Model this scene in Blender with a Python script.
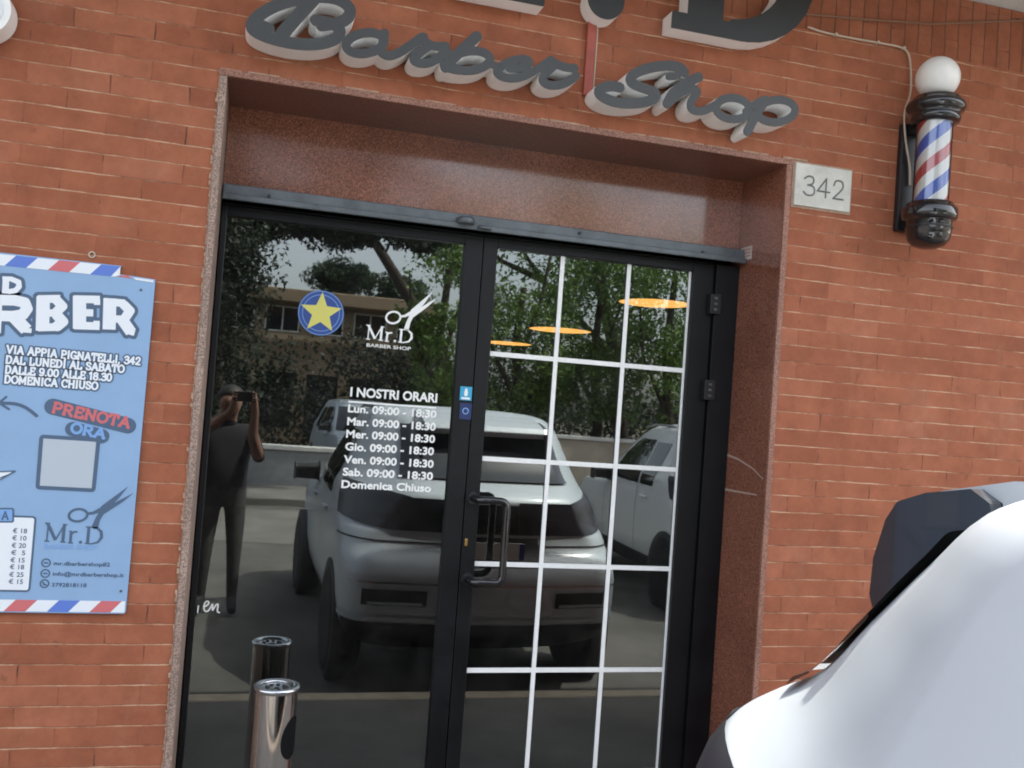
import bpy, bmesh, math, random
import numpy as np
from mathutils import Vector, Matrix

random.seed(7); np.random.seed(7)
sc = bpy.context.scene
for o in list(bpy.data.objects):
    bpy.data.objects.remove(o)
col = sc.collection
R = math.radians
PI = math.pi

# ------------------------------------------------------------------ camera
ZC, DC, FPX = 1.62, 3.30, 950.0
YAW, PITCH, ROLL = R(15.613), R(1.6216), R(4.1433)
cy, sy = math.cos(YAW), math.sin(YAW)
fw = Vector((sy*math.cos(PITCH), cy*math.cos(PITCH), math.sin(PITCH)))
r0 = Vector((cy, -sy, 0)); u0 = r0.cross(fw)
rt = r0*math.cos(ROLL) + u0*math.sin(ROLL)
up = -r0*math.sin(ROLL) + u0*math.cos(ROLL)
CAM = Vector((0, -DC, ZC))
cd = bpy.data.cameras.new('camera'); cam = bpy.data.objects.new('camera', cd); col.objects.link(cam)
cd.sensor_width = 36; cd.lens = FPX/1024*36; cd.clip_start = 0.03; cd.clip_end = 600
m = Matrix((rt, up, -fw)).transposed().to_4x4(); m.translation = CAM
cam.matrix_world = m; sc.camera = cam

# ------------------------------------------------------------------ light
SUN_EL, SUN_AZ = R(58), R(74)     # sun from the right, a little behind the shop front
w = bpy.data.worlds.new('World'); sc.world = w; w.use_nodes = True
nt = w.node_tree; bg = nt.nodes['Background']
sky = nt.nodes.new('ShaderNodeTexSky'); sky.sky_type = 'NISHITA'; sky.sun_disc = False
sky.sun_elevation = SUN_EL; sky.sun_rotation = SUN_AZ; sky.air_density = 1.0; sky.dust_density = 4.0; sky.ozone_density = 0.3
hsv = nt.nodes.new('ShaderNodeHueSaturation'); hsv.inputs['Saturation'].default_value = .42      # thin white cloud veil
nt.links.new(sky.outputs[0], hsv.inputs['Color']); nt.links.new(hsv.outputs[0], bg.inputs[0]); bg.inputs[1].default_value = 0.15
sd = bpy.data.lights.new('sun', 'SUN'); sd.energy = 2.3; sd.angle = R(.6); sd.color = (1, .95, .86)
sun = bpy.data.objects.new('sun', sd); col.objects.link(sun)
sdir = Vector((math.sin(SUN_AZ)*math.cos(SUN_EL), math.cos(SUN_AZ)*math.cos(SUN_EL), math.sin(SUN_EL)))
sun.rotation_euler = sdir.to_track_quat('Z', 'Y').to_euler(); sun.location = (0, 0, 20)
vs = sc.view_settings; vs.view_transform = 'Standard'; vs.look = 'None'; vs.gamma = 1; vs.use_curve_mapping = False
vs.exposure = 2.15
sc.render.engine = 'CYCLES'
sc.cycles.use_denoising = True; sc.cycles.filter_width = 1.9
sc.cycles.max_bounces = 8; sc.cycles.transparent_max_bounces = 12; sc.cycles.glossy_bounces = 5

# ------------------------------------------------------------------ helpers
def W(px, py, y):
    "point of the plane Y = y (parallel to the shop front) seen at a measured spot of the photograph"
    d = fw + rt*((px-512)/FPX) - up*((py-384)/FPX)
    return CAM + d*((y+DC)/d.y)
def WX(px, py, y):
    p = W(px, py, y); return (p.x, p.z)
YG = 0.36                                   # plane of the door glass
def MX(px, py, y):
    "point at depth y standing behind the camera that the glass shows at the measured spot"
    p = W(px, py, 2*YG-y); return Vector((p.x, y, p.z))

ORG = {}
def tag(o, label=None, cat=None, group=None, kind=None):
    if label: o['label'] = label
    if cat: o['category'] = cat
    if group: o['group'] = group
    if kind: o['kind'] = kind
    return o
def thing(name, label, cat, loc=(0, 0, 0), group=None):
    o = bpy.data.objects.new(name, None); col.objects.link(o); o.location = loc
    o.empty_display_size = .1
    ORG[o] = Vector(loc)
    return tag(o, label, cat, group)

class MB:
    def __init__(s): s.v = []; s.f = []; s.m = []; s.smooth = []
    def add(s, vs, fs, mi=0, sm=False):
        b = len(s.v); s.v += [tuple(x) for x in vs]
        for f in fs: s.f.append([b+i for i in f]); s.m.append(mi); s.smooth.append(sm)
        return s
    def box(s, x0, x1, y0, y1, z0, z1, mi=0, mat=None):
        v = [Vector((x, y, z)) for z in (z0, z1) for y in (y0, y1) for x in (x0, x1)]
        if mat: v = [mat @ q for q in v]
        return s.add(v, [(0,2,3,1),(4,5,7,6),(0,1,5,4),(2,6,7,3),(0,4,6,2),(1,3,7,5)], mi)
    def quad(s, a, b, c, d, mi=0): return s.add([a, b, c, d], [(0, 1, 2, 3)], mi)
    def lathe(s, prof, seg=48, c=(0, 0, 0), mi=0, cap=True, a0=0, a1=2*PI):
        n = len(prof); full = abs(a1-a0-2*PI) < 1e-6; k = seg if full else seg+1
        vs = []
        for i in range(k):
            a = a0+(a1-a0)*i/seg
            for (r, z) in prof: vs.append((c[0]+r*math.cos(a), c[1]+r*math.sin(a), c[2]+z))
        fs = []
        for i in range(seg):
            j = (i+1) % k
            for q in range(n-1): fs.append((i*n+q, j*n+q, j*n+q+1, i*n+q+1))
        s.add(vs, fs, mi, True)
        if cap and full:
            for q, fl in ((0, True), (n-1, False)):
                if prof[q][0] > 1e-5:
                    ring = [(c[0]+prof[q][0]*math.cos(2*PI*i/seg), c[1]+prof[q][0]*math.sin(2*PI*i/seg), c[2]+prof[q][1]) for i in range(seg)]
                    s.add(ring, [tuple(reversed(range(seg))) if fl else tuple(range(seg))], mi)
        return s
    def tube(s, pts, r, seg=10, mi=0, closed=False, cap=True):
        pts = [Vector(p) for p in pts]; n = len(pts)
        rr = r if isinstance(r, (list, tuple)) else [r]*n
        nrm = None; rings = []
        for i, p in enumerate(pts):
            a = pts[(i-1) % n] if (closed or i > 0) else p
            b = pts[(i+1) % n] if (closed or i < n-1) else p
            t = (b-a).normalized()
            if nrm is None:
                nrm = t.orthogonal().normalized()
            else:
                nrm = (nrm - t*nrm.dot(t)); nrm = nrm.normalized() if nrm.length > 1e-6 else t.orthogonal().normalized()
            bn = t.cross(nrm)
            rings.append([p + (nrm*math.cos(2*PI*k/seg) + bn*math.sin(2*PI*k/seg))*rr[i] for k in range(seg)])
        vs = [q for rg in rings for q in rg]; fs = []
        for i in range(n if closed else n-1):
            j = (i+1) % n
            for k in range(seg):
                l = (k+1) % seg
                fs.append((i*seg+k, i*seg+l, j*seg+l, j*seg+k))
        s.add(vs, fs, mi, True)
        if cap and not closed:
            s.add(rings[0], [tuple(reversed(range(seg)))], mi); s.add(rings[-1], [tuple(range(seg))], mi)
        return s
    def build(s, name, mats, parent=None, bevel=0, local=False):
        me = bpy.data.meshes.new(name)
        off = Vector((0, 0, 0))
        if parent is not None and not local:
            q = parent
            while q is not None:
                off += ORG.get(q, Vector((0, 0, 0))); q = q.parent
        me.from_pydata([tuple(Vector(v)-off) for v in s.v], [], s.f); 
        if not isinstance(mats, (list, tuple)): mats = [mats]
        for mt in mats: me.materials.append(mt)
        me.polygons.foreach_set('material_index', s.m); me.polygons.foreach_set('use_smooth', s.smooth)
        me.update()
        o = bpy.data.objects.new(name, me); col.objects.link(o)
        if parent is not None: o.parent = parent
        if bevel:
            b = o.modifiers.new('bevel', 'BEVEL'); b.width = bevel; b.segments = 2; b.limit_method = 'ANGLE'; b.angle_limit = R(40)
        return o

# ------------------------------------------------------------------ materials
def new_mat(name):
    mt = bpy.data.materials.new(name); mt.use_nodes = True
    return mt, mt.node_tree, mt.node_tree.nodes['Principled BSDF']
def N(nt, t, **kw):
    n = nt.nodes.new(t)
    for k, v in kw.items():
        if k.startswith('i_'): n.inputs[k[2:].replace('_', ' ')].default_value = v
        else: setattr(n, k, v)
    return n
def mat(name, c, rough=.5, metal=0, var=0, vscale=8, bump=0, bscale=60, coat=0, spec=.5, rvar=0, emit=None, estr=0):
    mt, nt, b = new_mat(name); L = nt.links.new
    b.inputs['Base Color'].default_value = (*c, 1); b.inputs['Roughness'].default_value = rough
    b.inputs['Metallic'].default_value = metal; b.inputs['Specular IOR Level'].default_value = spec
    b.inputs['Coat Weight'].default_value = coat; b.inputs['Coat Roughness'].default_value = .04
    tc = N(nt, 'ShaderNodeTexCoord')
    if var or rvar:
        n = N(nt, 'ShaderNodeTexNoise'); n.inputs['Scale'].default_value = vscale; n.inputs['Detail'].default_value = 6; n.inputs['Roughness'].default_value = .65
        L(tc.outputs['Object'], n.inputs['Vector'])
        if var:
            mx = N(nt, 'ShaderNodeMix', data_type='RGBA')
            mx.inputs[6].default_value = (*[max(0, x*(1-var)) for x in c], 1); mx.inputs[7].default_value = (*[min(1, x*(1+var)) for x in c], 1)
            rp = N(nt, 'ShaderNodeMapRange'); rp.inputs[1].default_value = .3; rp.inputs[2].default_value = .7
            L(n.outputs[0], rp.inputs[0]); L(rp.outputs[0], mx.inputs[0]); L(mx.outputs[2], b.inputs['Base Color'])
        if rvar:
            rp = N(nt, 'ShaderNodeMapRange'); rp.inputs[1].default_value = .3; rp.inputs[2].default_value = .7
            rp.inputs[3].default_value = max(0, rough-rvar); rp.inputs[4].default_value = min(1, rough+rvar)
            L(n.outputs[0], rp.inputs[0]); L(rp.outputs[0], b.inputs['Roughness'])
    if bump:
        n2 = N(nt, 'ShaderNodeTexNoise'); n2.inputs['Scale'].default_value = bscale; n2.inputs['Detail'].default_value = 4
        L(tc.outputs['Object'], n2.inputs['Vector'])
        bp = N(nt, 'ShaderNodeBump'); bp.inputs['Strength'].default_value = bump; bp.inputs['Distance'].default_value = .01
        L(n2.outputs[0], bp.inputs['Height']); L(bp.outputs[0], b.inputs['Normal'])
    if emit:
        b.inputs['Emission Color'].default_value = (*emit, 1); b.inputs['Emission Strength'].default_value = estr
    return mt

def brick_mat(name, course, length, vertical=False, seed=0, dark=1.0):
    mt, nt, b = new_mat(name); L = nt.links.new
    tc = N(nt, 'ShaderNodeTexCoord'); sep = N(nt, 'ShaderNodeSeparateXYZ'); L(tc.outputs['Object'], sep.inputs[0])
    # slow wander so that courses are not ruler straight
    wn = N(nt, 'ShaderNodeTexNoise'); wn.inputs['Scale'].default_value = 2.3; wn.inputs['Detail'].default_value = 3
    L(tc.outputs['Object'], wn.inputs['Vector'])
    wn2 = N(nt, 'ShaderNodeTexNoise'); wn2.inputs['Scale'].default_value = 17; wn2.inputs['Detail'].default_value = 3
    L(tc.outputs['Object'], wn2.inputs['Vector'])
    def madd(src, k, add):
        q = N(nt, 'ShaderNodeMath', operation='MULTIPLY_ADD'); q.inputs[1].default_value = k; L(src, q.inputs[0])
        if isinstance(add, (int, float)): q.inputs[2].default_value = add
        else: L(add, q.inputs[2])
        return q.outputs[0]
    zz = madd(wn.outputs[0], .010, sep.outputs[2]); zz = madd(wn2.outputs[0], .0055, zz)
    xx = madd(wn2.outputs[0], .012, sep.outputs[0])
    cb = N(nt, 'ShaderNodeCombineXYZ')
    if vertical: L(zz, cb.inputs[0]); L(xx, cb.inputs[1])
    else: L(xx, cb.inputs[0]); L(zz, cb.inputs[1])
    bt = N(nt, 'ShaderNodeTexBrick', offset=.5, offset_frequency=2, squash=1)
    bt.inputs['Scale'].default_value = 1; bt.inputs['Brick Width'].default_value = length; bt.inputs['Row Height'].default_value = course
    bt.inputs['Mortar Size'].default_value = .0032; bt.inputs['Mortar Smooth'].default_value = .55; bt.inputs['Bias'].default_value = 0
    bt.inputs['Color1'].default_value = (0, 0, 0, 1); bt.inputs['Color2'].default_value = (1, 1, 1, 1); bt.inputs['Mortar'].default_value = (.5, .5, .5, 1)
    L(cb.outputs[0], bt.inputs['Vector'])
    ramp = N(nt, 'ShaderNodeValToRGB'); cr = ramp.color_ramp
    cols = [(0, (.295, .096, .050)), (.35, (.325, .108, .055)), (.7, (.345, .117, .060)), (1, (.375, .133, .072))]
    cr.elements[0].position = 0; cr.elements[0].color = (*cols[0][1], 1); cr.elements[1].position = 1; cr.elements[1].color = (*cols[3][1], 1)
    for p, c in cols[1:3]:
        e = cr.elements.new(p); e.color = (*c, 1)
    L(bt.outputs['Color'], ramp.inputs[0])
    # blotches inside bricks
    n3 = N(nt, 'ShaderNodeTexNoise'); n3.inputs['Scale'].default_value = 9; n3.inputs['Detail'].default_value = 7; n3.inputs['Roughness'].default_value = .7
    L(tc.outputs['Object'], n3.inputs['Vector'])
    hs = N(nt, 'ShaderNodeHueSaturation'); rp = N(nt, 'ShaderNodeMapRange'); rp.inputs[1].default_value = .3; rp.inputs[2].default_value = .7; rp.inputs[3].default_value = .78*dark; rp.inputs[4].default_value = 1.2*dark
    L(n3.outputs[0], rp.inputs[0]); L(rp.outputs[0], hs.inputs['Value']); L(ramp.outputs[0], hs.inputs['Color'])
    # pale lime film, dark nicks
    n4 = N(nt, 'ShaderNodeTexNoise'); n4.inputs['Scale'].default_value = 3.1; n4.inputs['Detail'].default_value = 8; n4.inputs['Roughness'].default_value = .75
    L(tc.outputs['Object'], n4.inputs['Vector'])
    rp4 = N(nt, 'ShaderNodeMapRange'); rp4.inputs[1].default_value = .53; rp4.inputs[2].default_value = .75; rp4.inputs[3].default_value = 0; rp4.inputs[4].default_value = .28
    L(n4.outputs[0], rp4.inputs[0])
    mx4 = N(nt, 'ShaderNodeMix', data_type='RGBA'); mx4.inputs[7].default_value = (.44, .25, .17, 1)
    L(rp4.outputs[0], mx4.inputs[0]); L(hs.outputs[0], mx4.inputs[6])
    # holes
    mp = N(nt, 'ShaderNodeMapping'); mp.inputs['Scale'].default_value = (16, 16, 11); L(tc.outputs['Object'], mp.inputs[0])
    n5 = N(nt, 'ShaderNodeTexNoise'); n5.inputs['Scale'].default_value = 1; n5.inputs['Detail'].default_value = 2; L(mp.outputs[0], n5.inputs['Vector'])
    rp5 = N(nt, 'ShaderNodeMapRange'); rp5.inputs[1].default_value = .70; rp5.inputs[2].default_value = .745; L(n5.outputs[0], rp5.inputs[0])
    mx5 = N(nt, 'ShaderNodeMix', data_type='RGBA'); mx5.inputs[7].default_value = (.09, .03, .02, 1)
    sc5 = N(nt, 'ShaderNodeMath', operation='MULTIPLY'); sc5.inputs[1].default_value = .3; L(rp5.outputs[0], sc5.inputs[0])
    L(sc5.outputs[0], mx5.inputs[0]); L(mx4.outputs[2], mx5.inputs[6])
    # mortar: pale where whole, worn to brick colour elsewhere
    n6 = N(nt, 'ShaderNodeTexNoise'); n6.inputs['Scale'].default_value = 6; n6.inputs['Detail'].default_value = 5; n6.inputs['Roughness'].default_value = .7
    L(tc.outputs['Object'], n6.inputs['Vector'])
    rm = N(nt, 'ShaderNodeValToRGB'); e = rm.color_ramp.elements
    if vertical:
        e[0].position = .38; e[0].color = (.06, .03, .02, 1); e[1].position = .7; e[1].color = (.2, .1, .07, 1)
    else:
        e[0].position = .36; e[0].color = (.22, .09, .055, 1); e[1].position = .60; e[1].color = (.58, .36, .235, 1)
        q = e.new(.47); q.color = (.43, .225, .135, 1)
    L(n6.outputs[0], rm.inputs[0])
    # bed joints carry the pale mortar; the head joints are tight and mostly closed
    rowc = xx if vertical else zz
    dv = N(nt, 'ShaderNodeMath', operation='MULTIPLY'); dv.inputs[1].default_value = 1/course; L(rowc, dv.inputs[0])
    frc = N(nt, 'ShaderNodeMath', operation='FRACT'); L(dv.outputs[0], frc.inputs[0])
    sb = N(nt, 'ShaderNodeMath', operation='SUBTRACT'); sb.inputs[1].default_value = .5; L(frc.outputs[0], sb.inputs[0])
    ab = N(nt, 'ShaderNodeMath', operation='ABSOLUTE'); L(sb.outputs[0], ab.inputs[0])
    jw = N(nt, 'ShaderNodeMapRange'); jw.inputs[3].default_value = .470; jw.inputs[4].default_value = .444; jw.inputs[1].default_value = .35; jw.inputs[2].default_value = .7; L(n6.outputs[0], jw.inputs[0])
    df_ = N(nt, 'ShaderNodeMath', operation='SUBTRACT'); L(ab.outputs[0], df_.inputs[0]); L(jw.outputs[0], df_.inputs[1])
    row = N(nt, 'ShaderNodeMath', operation='MULTIPLY', use_clamp=True); row.inputs[1].default_value = 45; L(df_.outputs[0], row.inputs[0])
    n7 = N(nt, 'ShaderNodeTexNoise'); n7.inputs['Scale'].default_value = 11; n7.inputs['Detail'].default_value = 3; L(tc.outputs['Object'], n7.inputs['Vector'])
    g7 = N(nt, 'ShaderNodeMapRange'); g7.inputs[1].default_value = .50; g7.inputs[2].default_value = .66; g7.inputs[3].default_value = .14; g7.inputs[4].default_value = 1; L(n7.outputs[0], g7.inputs[0])
    hj = N(nt, 'ShaderNodeMath', operation='MULTIPLY'); L(bt.outputs['Fac'], hj.inputs[0]); L(g7.outputs[0], hj.inputs[1])
    mxh = N(nt, 'ShaderNodeMix', data_type='RGBA'); mxh.inputs[7].default_value = (.10, .04, .028, 1); L(hj.outputs[0], mxh.inputs[0]); L(mx5.outputs[2], mxh.inputs[6])
    mxm = N(nt, 'ShaderNodeMix', data_type='RGBA'); L(row.outputs[0], mxm.inputs[0]); L(mxh.outputs[2], mxm.inputs[6]); L(rm.outputs[0], mxm.inputs[7])
    # the head joints are tight: fade them by taking mortar from row edges only where it matters
    L(mxm.outputs[2], b.inputs['Base Color'])
    b.inputs['Roughness'].default_value = .82; b.inputs['Specular IOR Level'].default_value = .3
    hgt = N(nt, 'ShaderNodeMath', operation='MULTIPLY_ADD'); hgt.inputs[1].default_value = -1.0
    L(row.outputs[0], hgt.inputs[0])
    s6 = N(nt, 'ShaderNodeMath', operation='MULTIPLY'); s6.inputs[1].default_value = .5; L(n3.outputs[0], s6.inputs[0]); L(s6.outputs[0], hgt.inputs[2])
    bp = N(nt, 'ShaderNodeBump'); bp.inputs['Strength'].default_value = .55; bp.inputs['Distance'].default_value = .006
    L(hgt.outputs[0], bp.inputs['Height']); L(bp.outputs[0], b.inputs['Normal'])
    return mt

def granite_mat(name, base, rough, speck=220, lift=1.0):
    mt, nt, b = new_mat(name); L = nt.links.new
    tc = N(nt, 'ShaderNodeTexCoord')
    v = N(nt, 'ShaderNodeTexVoronoi'); v.inputs['Scale'].default_value = speck; L(tc.outputs['Object'], v.inputs['Vector'])
    rp = N(nt, 'ShaderNodeValToRGB'); cr = rp.color_ramp
    cr.elements[0].position = 0; cr.elements[0].color = (*[x*.52 for x in base], 1)
    cr.elements[1].position = 1; cr.elements[1].color = (*[min(1, x*1.6+.02) for x in base], 1)
    e = cr.elements.new(.5); e.color = (*base, 1)
    sp = N(nt, 'ShaderNodeSeparateColor'); L(v.outputs['Color'], sp.inputs[0]); L(sp.outputs[0], rp.inputs[0])
    n = N(nt, 'ShaderNodeTexNoise'); n.inputs['Scale'].default_value = 2.2; n.inputs['Detail'].default_value = 5; L(tc.outputs['Object'], n.inputs['Vector'])
    hs = N(nt, 'ShaderNodeHueSaturation'); mr = N(nt, 'ShaderNodeMapRange'); mr.inputs[1].default_value = .3; mr.inputs[2].default_value = .7; mr.inputs[3].default_value = .75*lift; mr.inputs[4].default_value = 1.2*lift
    L(n.outputs[0], mr.inputs[0]); L(mr.outputs[0], hs.inputs['Value']); L(rp.outputs[0], hs.inputs['Color']); L(hs.outputs[0], b.inputs['Base Color'])
    b.inputs['Roughness'].default_value = rough; b.inputs['Specular IOR Level'].default_value = .55
    if rough < .15: b.inputs['Coat Weight'].default_value = .8; b.inputs['Coat Roughness'].default_value = .10
    mr2 = N(nt, 'ShaderNodeMapRange'); mr2.inputs[3].default_value = max(.02, rough-.08); mr2.inputs[4].default_value = rough+.12; L(n.outputs[0], mr2.inputs[0]); L(mr2.outputs[0], b.inputs['Roughness'])
    return mt

def glass_mat(name, refl, tint, rough=0.0, wobble=0.0, dirt=0.02):
    mt, nt, b = new_mat(name); L = nt.links.new; nt.nodes.remove(b)
    out = nt.nodes['Material Output']
    tr = N(nt, 'ShaderNodeBsdfTransparent'); tr.inputs[0].default_value = (*tint, 1)
    gl = N(nt, 'ShaderNodeBsdfGlossy'); gl.inputs['Roughness'].default_value = max(rough, .012); gl.inputs['Color'].default_value = (.93, 1, .99, 1)
    fr = N(nt, 'ShaderNodeFresnel'); fr.inputs['IOR'].default_value = 1.5
    ad = N(nt, 'ShaderNodeMath', operation='ADD', use_clamp=True); ad.inputs[1].default_value = refl; L(fr.outputs[0], ad.inputs[0])
    mx = N(nt, 'ShaderNodeMixShader'); L(ad.outputs[0], mx.inputs[0]); L(tr.outputs[0], mx.inputs[1]); L(gl.outputs[0], mx.inputs[2])
    tc = N(nt, 'ShaderNodeTexCoord')
    if wobble:
        n = N(nt, 'ShaderNodeTexNoise'); n.inputs['Scale'].default_value = 3.0; n.inputs['Detail'].default_value = 1; L(tc.outputs['Object'], n.inputs['Vector'])
        bp = N(nt, 'ShaderNodeBump'); bp.inputs['Strength'].default_value = wobble; bp.inputs['Distance'].default_value = .002
        L(n.outputs[0], bp.inputs['Height']); L(bp.outputs[0], gl.inputs['Normal'])
    df = N(nt, 'ShaderNodeBsdfDiffuse'); df.inputs[0].default_value = (.5, .5, .48, 1)
    n2 = N(nt, 'ShaderNodeTexNoise'); n2.inputs['Scale'].default_value = 5; n2.inputs['Detail'].default_value = 8; n2.inputs['Roughness'].default_value = .75; L(tc.outputs['Object'], n2.inputs['Vector'])
    mr = N(nt, 'ShaderNodeMapRange'); mr.inputs[1].default_value = .35; mr.inputs[2].default_value = .85; mr.inputs[3].default_value = 0; mr.inputs[4].default_value = dirt*2; L(n2.outputs[0], mr.inputs[0])
    mx2 = N(nt, 'ShaderNodeMixShader'); L(mr.outputs[0], mx2.inputs[0]); L(mx.outputs[0], mx2.inputs[1]); L(df.outputs[0], mx2.inputs[2])
    L(mx2.outputs[0], out.inputs[0])
    return mt

M = {}
M['brick'] = brick_mat('brick', .0655, .245)
M['soldier'] = brick_mat('soldier_brick', .0655, .30, vertical=True, dark=.9)
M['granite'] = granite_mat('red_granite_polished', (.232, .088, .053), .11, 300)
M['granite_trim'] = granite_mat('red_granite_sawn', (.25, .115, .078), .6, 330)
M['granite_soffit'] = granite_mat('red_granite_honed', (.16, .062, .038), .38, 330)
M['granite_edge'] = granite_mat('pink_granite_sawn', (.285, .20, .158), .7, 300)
M['mortar'] = mat('mortar', (.40, .27, .19), .95, var=.3, vscale=30, bump=.6, bscale=90)
M['concrete'] = mat('white_render', (.62, .62, .6), .85, var=.12, vscale=4, bump=.2)
M['black_paint'] = mat('black_door_paint', (.0055, .0062, .0075), .42, var=.3, vscale=5, spec=.3, rvar=.08)
M['black_plastic'] = mat('black_plastic', (.016, .016, .018), .34, spec=.5, rvar=.08, vscale=12)
M['black_gloss'] = mat('black_gloss', (.010, .010, .012), .09, spec=.6, coat=.5)
M['steel_grey'] = mat('grey_painted_steel', (.115, .13, .14), .42, metal=.35, var=.3, vscale=14, rvar=.1)
M['white_vinyl'] = mat('white_vinyl', (.88, .89, .87), .55, var=.05, vscale=20)
M['white_acrylic'] = mat('white_acrylic', (.93, .93, .91), .38, var=.05, vscale=9)
M['sign_dark'] = mat('charcoal_sign_face', (.043, .0445, .0445), .42, var=.15, vscale=7)
M['sign_black'] = mat('black_sign_face', (.018, .018, .018), .42, var=.15, vscale=7)
M['red_paint'] = mat('red_painted_conduit', (.36, .085, .06), .6, var=.2, vscale=12)
M['marble'] = mat('white_marble_tile', (.55, .535, .48), .5, var=.2, vscale=9, bump=.05)
M['ink'] = mat('engraved_grey', (.13, .13, .125), .7, var=.3, vscale=40)
M['brass'] = mat('brass', (.55, .37, .12), .3, metal=1)
M['chrome'] = mat('polished_steel', (.72, .70, .68), .06, metal=1, rvar=.03, vscale=9)
M['chrome_top'] = mat('brushed_steel', (.62, .64, .66), .22, metal=1)
M['white_globe'] = mat('opal_globe', (.82, .81, .78), .28, var=.04, vscale=6)
M['cable'] = mat('cream_cable', (.55, .45, .35), .6)
M['poster_blue'] = mat('poster_blue', (.26, .41, .62), .45, var=.05, vscale=5)
M['poster_navy'] = mat('poster_navy', (.055, .095, .17), .5)
M['poster_white'] = mat('poster_white', (.78, .82, .86), .5)
M['poster_pale'] = mat('poster_pale_grey', (.46, .52, .58), .5)
M['poster_red'] = mat('poster_red', (.60, .15, .16), .5)
M['poster_stripe_blue'] = mat('poster_stripe_blue', (.11, .20, .60), .5)
M['poster_text_blue'] = mat('poster_text_blue', (.20, .38, .70), .5)
M['poster_grey'] = mat('poster_slate', (.075, .125, .205), .5)
M['star_blue'] = mat('star_blue', (.03, .075, .30), .45)
M['star_yellow'] = mat('star_yellow', (.70, .66, .16), .45)
M['sticker_cyan'] = mat('sticker_cyan', (.05, .38, .62), .4)
M['sticker_navy'] = mat('sticker_navy', (.015, .03, .12), .4)
M['sticker_pale'] = mat('sticker_pale', (.55, .48, .45), .6)
M['door_glass'] = glass_mat('door_glass', .135, (.30, .33, .33), wobble=.05, dirt=.018)
M['lamp_shade'] = mat('copper_lamp_shade', (.05, .03, .02), .4, metal=.6)
M['lamp_glow'] = mat('lamp_glow', (.9, .55, .2), .5, emit=(1, .43, .10), estr=1.0)
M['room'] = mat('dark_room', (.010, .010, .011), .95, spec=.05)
M['asphalt'] = mat('asphalt', (.095, .09, .08), .92, var=.35, vscale=1.3, bump=.5, bscale=120)
M['asphalt_worn'] = mat('worn_asphalt', (.15, .145, .13), .92, var=.3, vscale=1.1, bump=.5, bscale=120)
M['pavement'] = mat('pavement', (.13, .122, .11), .88, var=.3, vscale=1.7, bump=.4, bscale=90)
M['kerb'] = mat('kerb_stone', (.40, .34, .25), .8, var=.2, vscale=6, bump=.3)
M['earth'] = mat('earth', (.09, .075, .05), .95, var=.4, vscale=.6)
M['tyre'] = mat('tyre', (.012, .012, .012), .85)
M['alloy'] = mat('alloy', (.45, .46, .47), .3, metal=1)
M['car_glass'] = mat('car_glass', (.010, .012, .014), .04, spec=.7, coat=.3)
M['car_black'] = mat('car_black_plastic', (.016, .016, .017), .55)
M['lamp_red'] = mat('tail_lamp', (.020, .018, .024), .30, spec=.5)
M['lamp_clear'] = mat('head_lamp', (.55, .57, .6), .08, metal=.6)
M['plate_white'] = mat('plate_white', (.7, .7, .68), .4)
M['plate_blue'] = mat('plate_blue', (.02, .06, .35), .4)
def paint(name, c, metal, rough=.28):
    mt, nt, b = new_mat(name)
    b.inputs['Base Color'].default_value = (*c, 1); b.inputs['Metallic'].default_value = metal; b.inputs['Roughness'].default_value = rough
    b.inputs['Coat Weight'].default_value = .45; b.inputs['Coat Roughness'].default_value = .16
    tc = N(nt, 'ShaderNodeTexCoord'); n = N(nt, 'ShaderNodeTexNoise'); n.inputs['Scale'].default_value = 4; n.inputs['Detail'].default_value = 6
    nt.links.new(tc.outputs['Object'], n.inputs['Vector'])
    mr = N(nt, 'ShaderNodeMapRange'); mr.inputs[3].default_value = rough-.06; mr.inputs[4].default_value = rough+.12
    nt.links.new(n.outputs[0], mr.inputs[0]); nt.links.new(mr.outputs[0], b.inputs['Roughness'])
    return mt
M['fin_black'] = mat('fin_gloss_black', (.022, .024, .028), .2, spec=.6, coat=.4)
M['silver'] = paint('silver_paint', (.55, .605, .65), .2, .52)
M['white_car'] = paint('white_car_paint', (.75, .76, .76), 0, .3)
M['skin'] = mat('skin', (.24, .125, .085), .55, var=.08, vscale=20)
M['dark_cloth'] = mat('dark_cloth', (.018, .018, .02), .9, var=.2, vscale=20)
M['hair'] = mat('dark_hair', (.012, .009, .007), .6)
M['bark'] = mat('bark', (.05, .036, .026), .95, var=.4, vscale=6, bump=.8, bscale=14)
M['ochre'] = mat('ochre_render', (.24, .18, .115), .9, var=.12, vscale=.7)
M['pale_wall'] = mat('pale_wall', (.38, .33, .27), .9, var=.3, vscale=1.2)
M['grey_metal'] = mat('grey_fence_metal', (.25, .26, .27), .6, var=.15)

# barber pole stripes: a helix in the tube's own coordinates
mt, nt, b = new_mat('barber_stripes'); L = nt.links.new
tc = N(nt, 'ShaderNodeTexCoord'); sp = N(nt, 'ShaderNodeSeparateXYZ'); L(tc.outputs['Object'], sp.inputs[0])
ny = N(nt, 'ShaderNodeMath', operation='MULTIPLY'); ny.inputs[1].default_value = -1; L(sp.outputs[1], ny.inputs[0])
at = N(nt, 'ShaderNodeMath', operation='ARCTAN2'); L(sp.outputs[0], at.inputs[0]); L(ny.outputs[0], at.inputs[1])
POLE_PER = .215
k1 = N(nt, 'ShaderNodeMath', operation='MULTIPLY'); k1.inputs[1].default_value = 1/POLE_PER; L(sp.outputs[2], k1.inputs[0])
k2 = N(nt, 'ShaderNodeMath', operation='MULTIPLY_ADD'); k2.inputs[1].default_value = -1.5/(2*PI); L(at.outputs[0], k2.inputs[0]); L(k1.outputs[0], k2.inputs[2])
k3 = N(nt, 'ShaderNodeMath', operation='ADD'); k3.inputs[1].default_value = .29; L(k2.outputs[0], k3.inputs[0])
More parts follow.
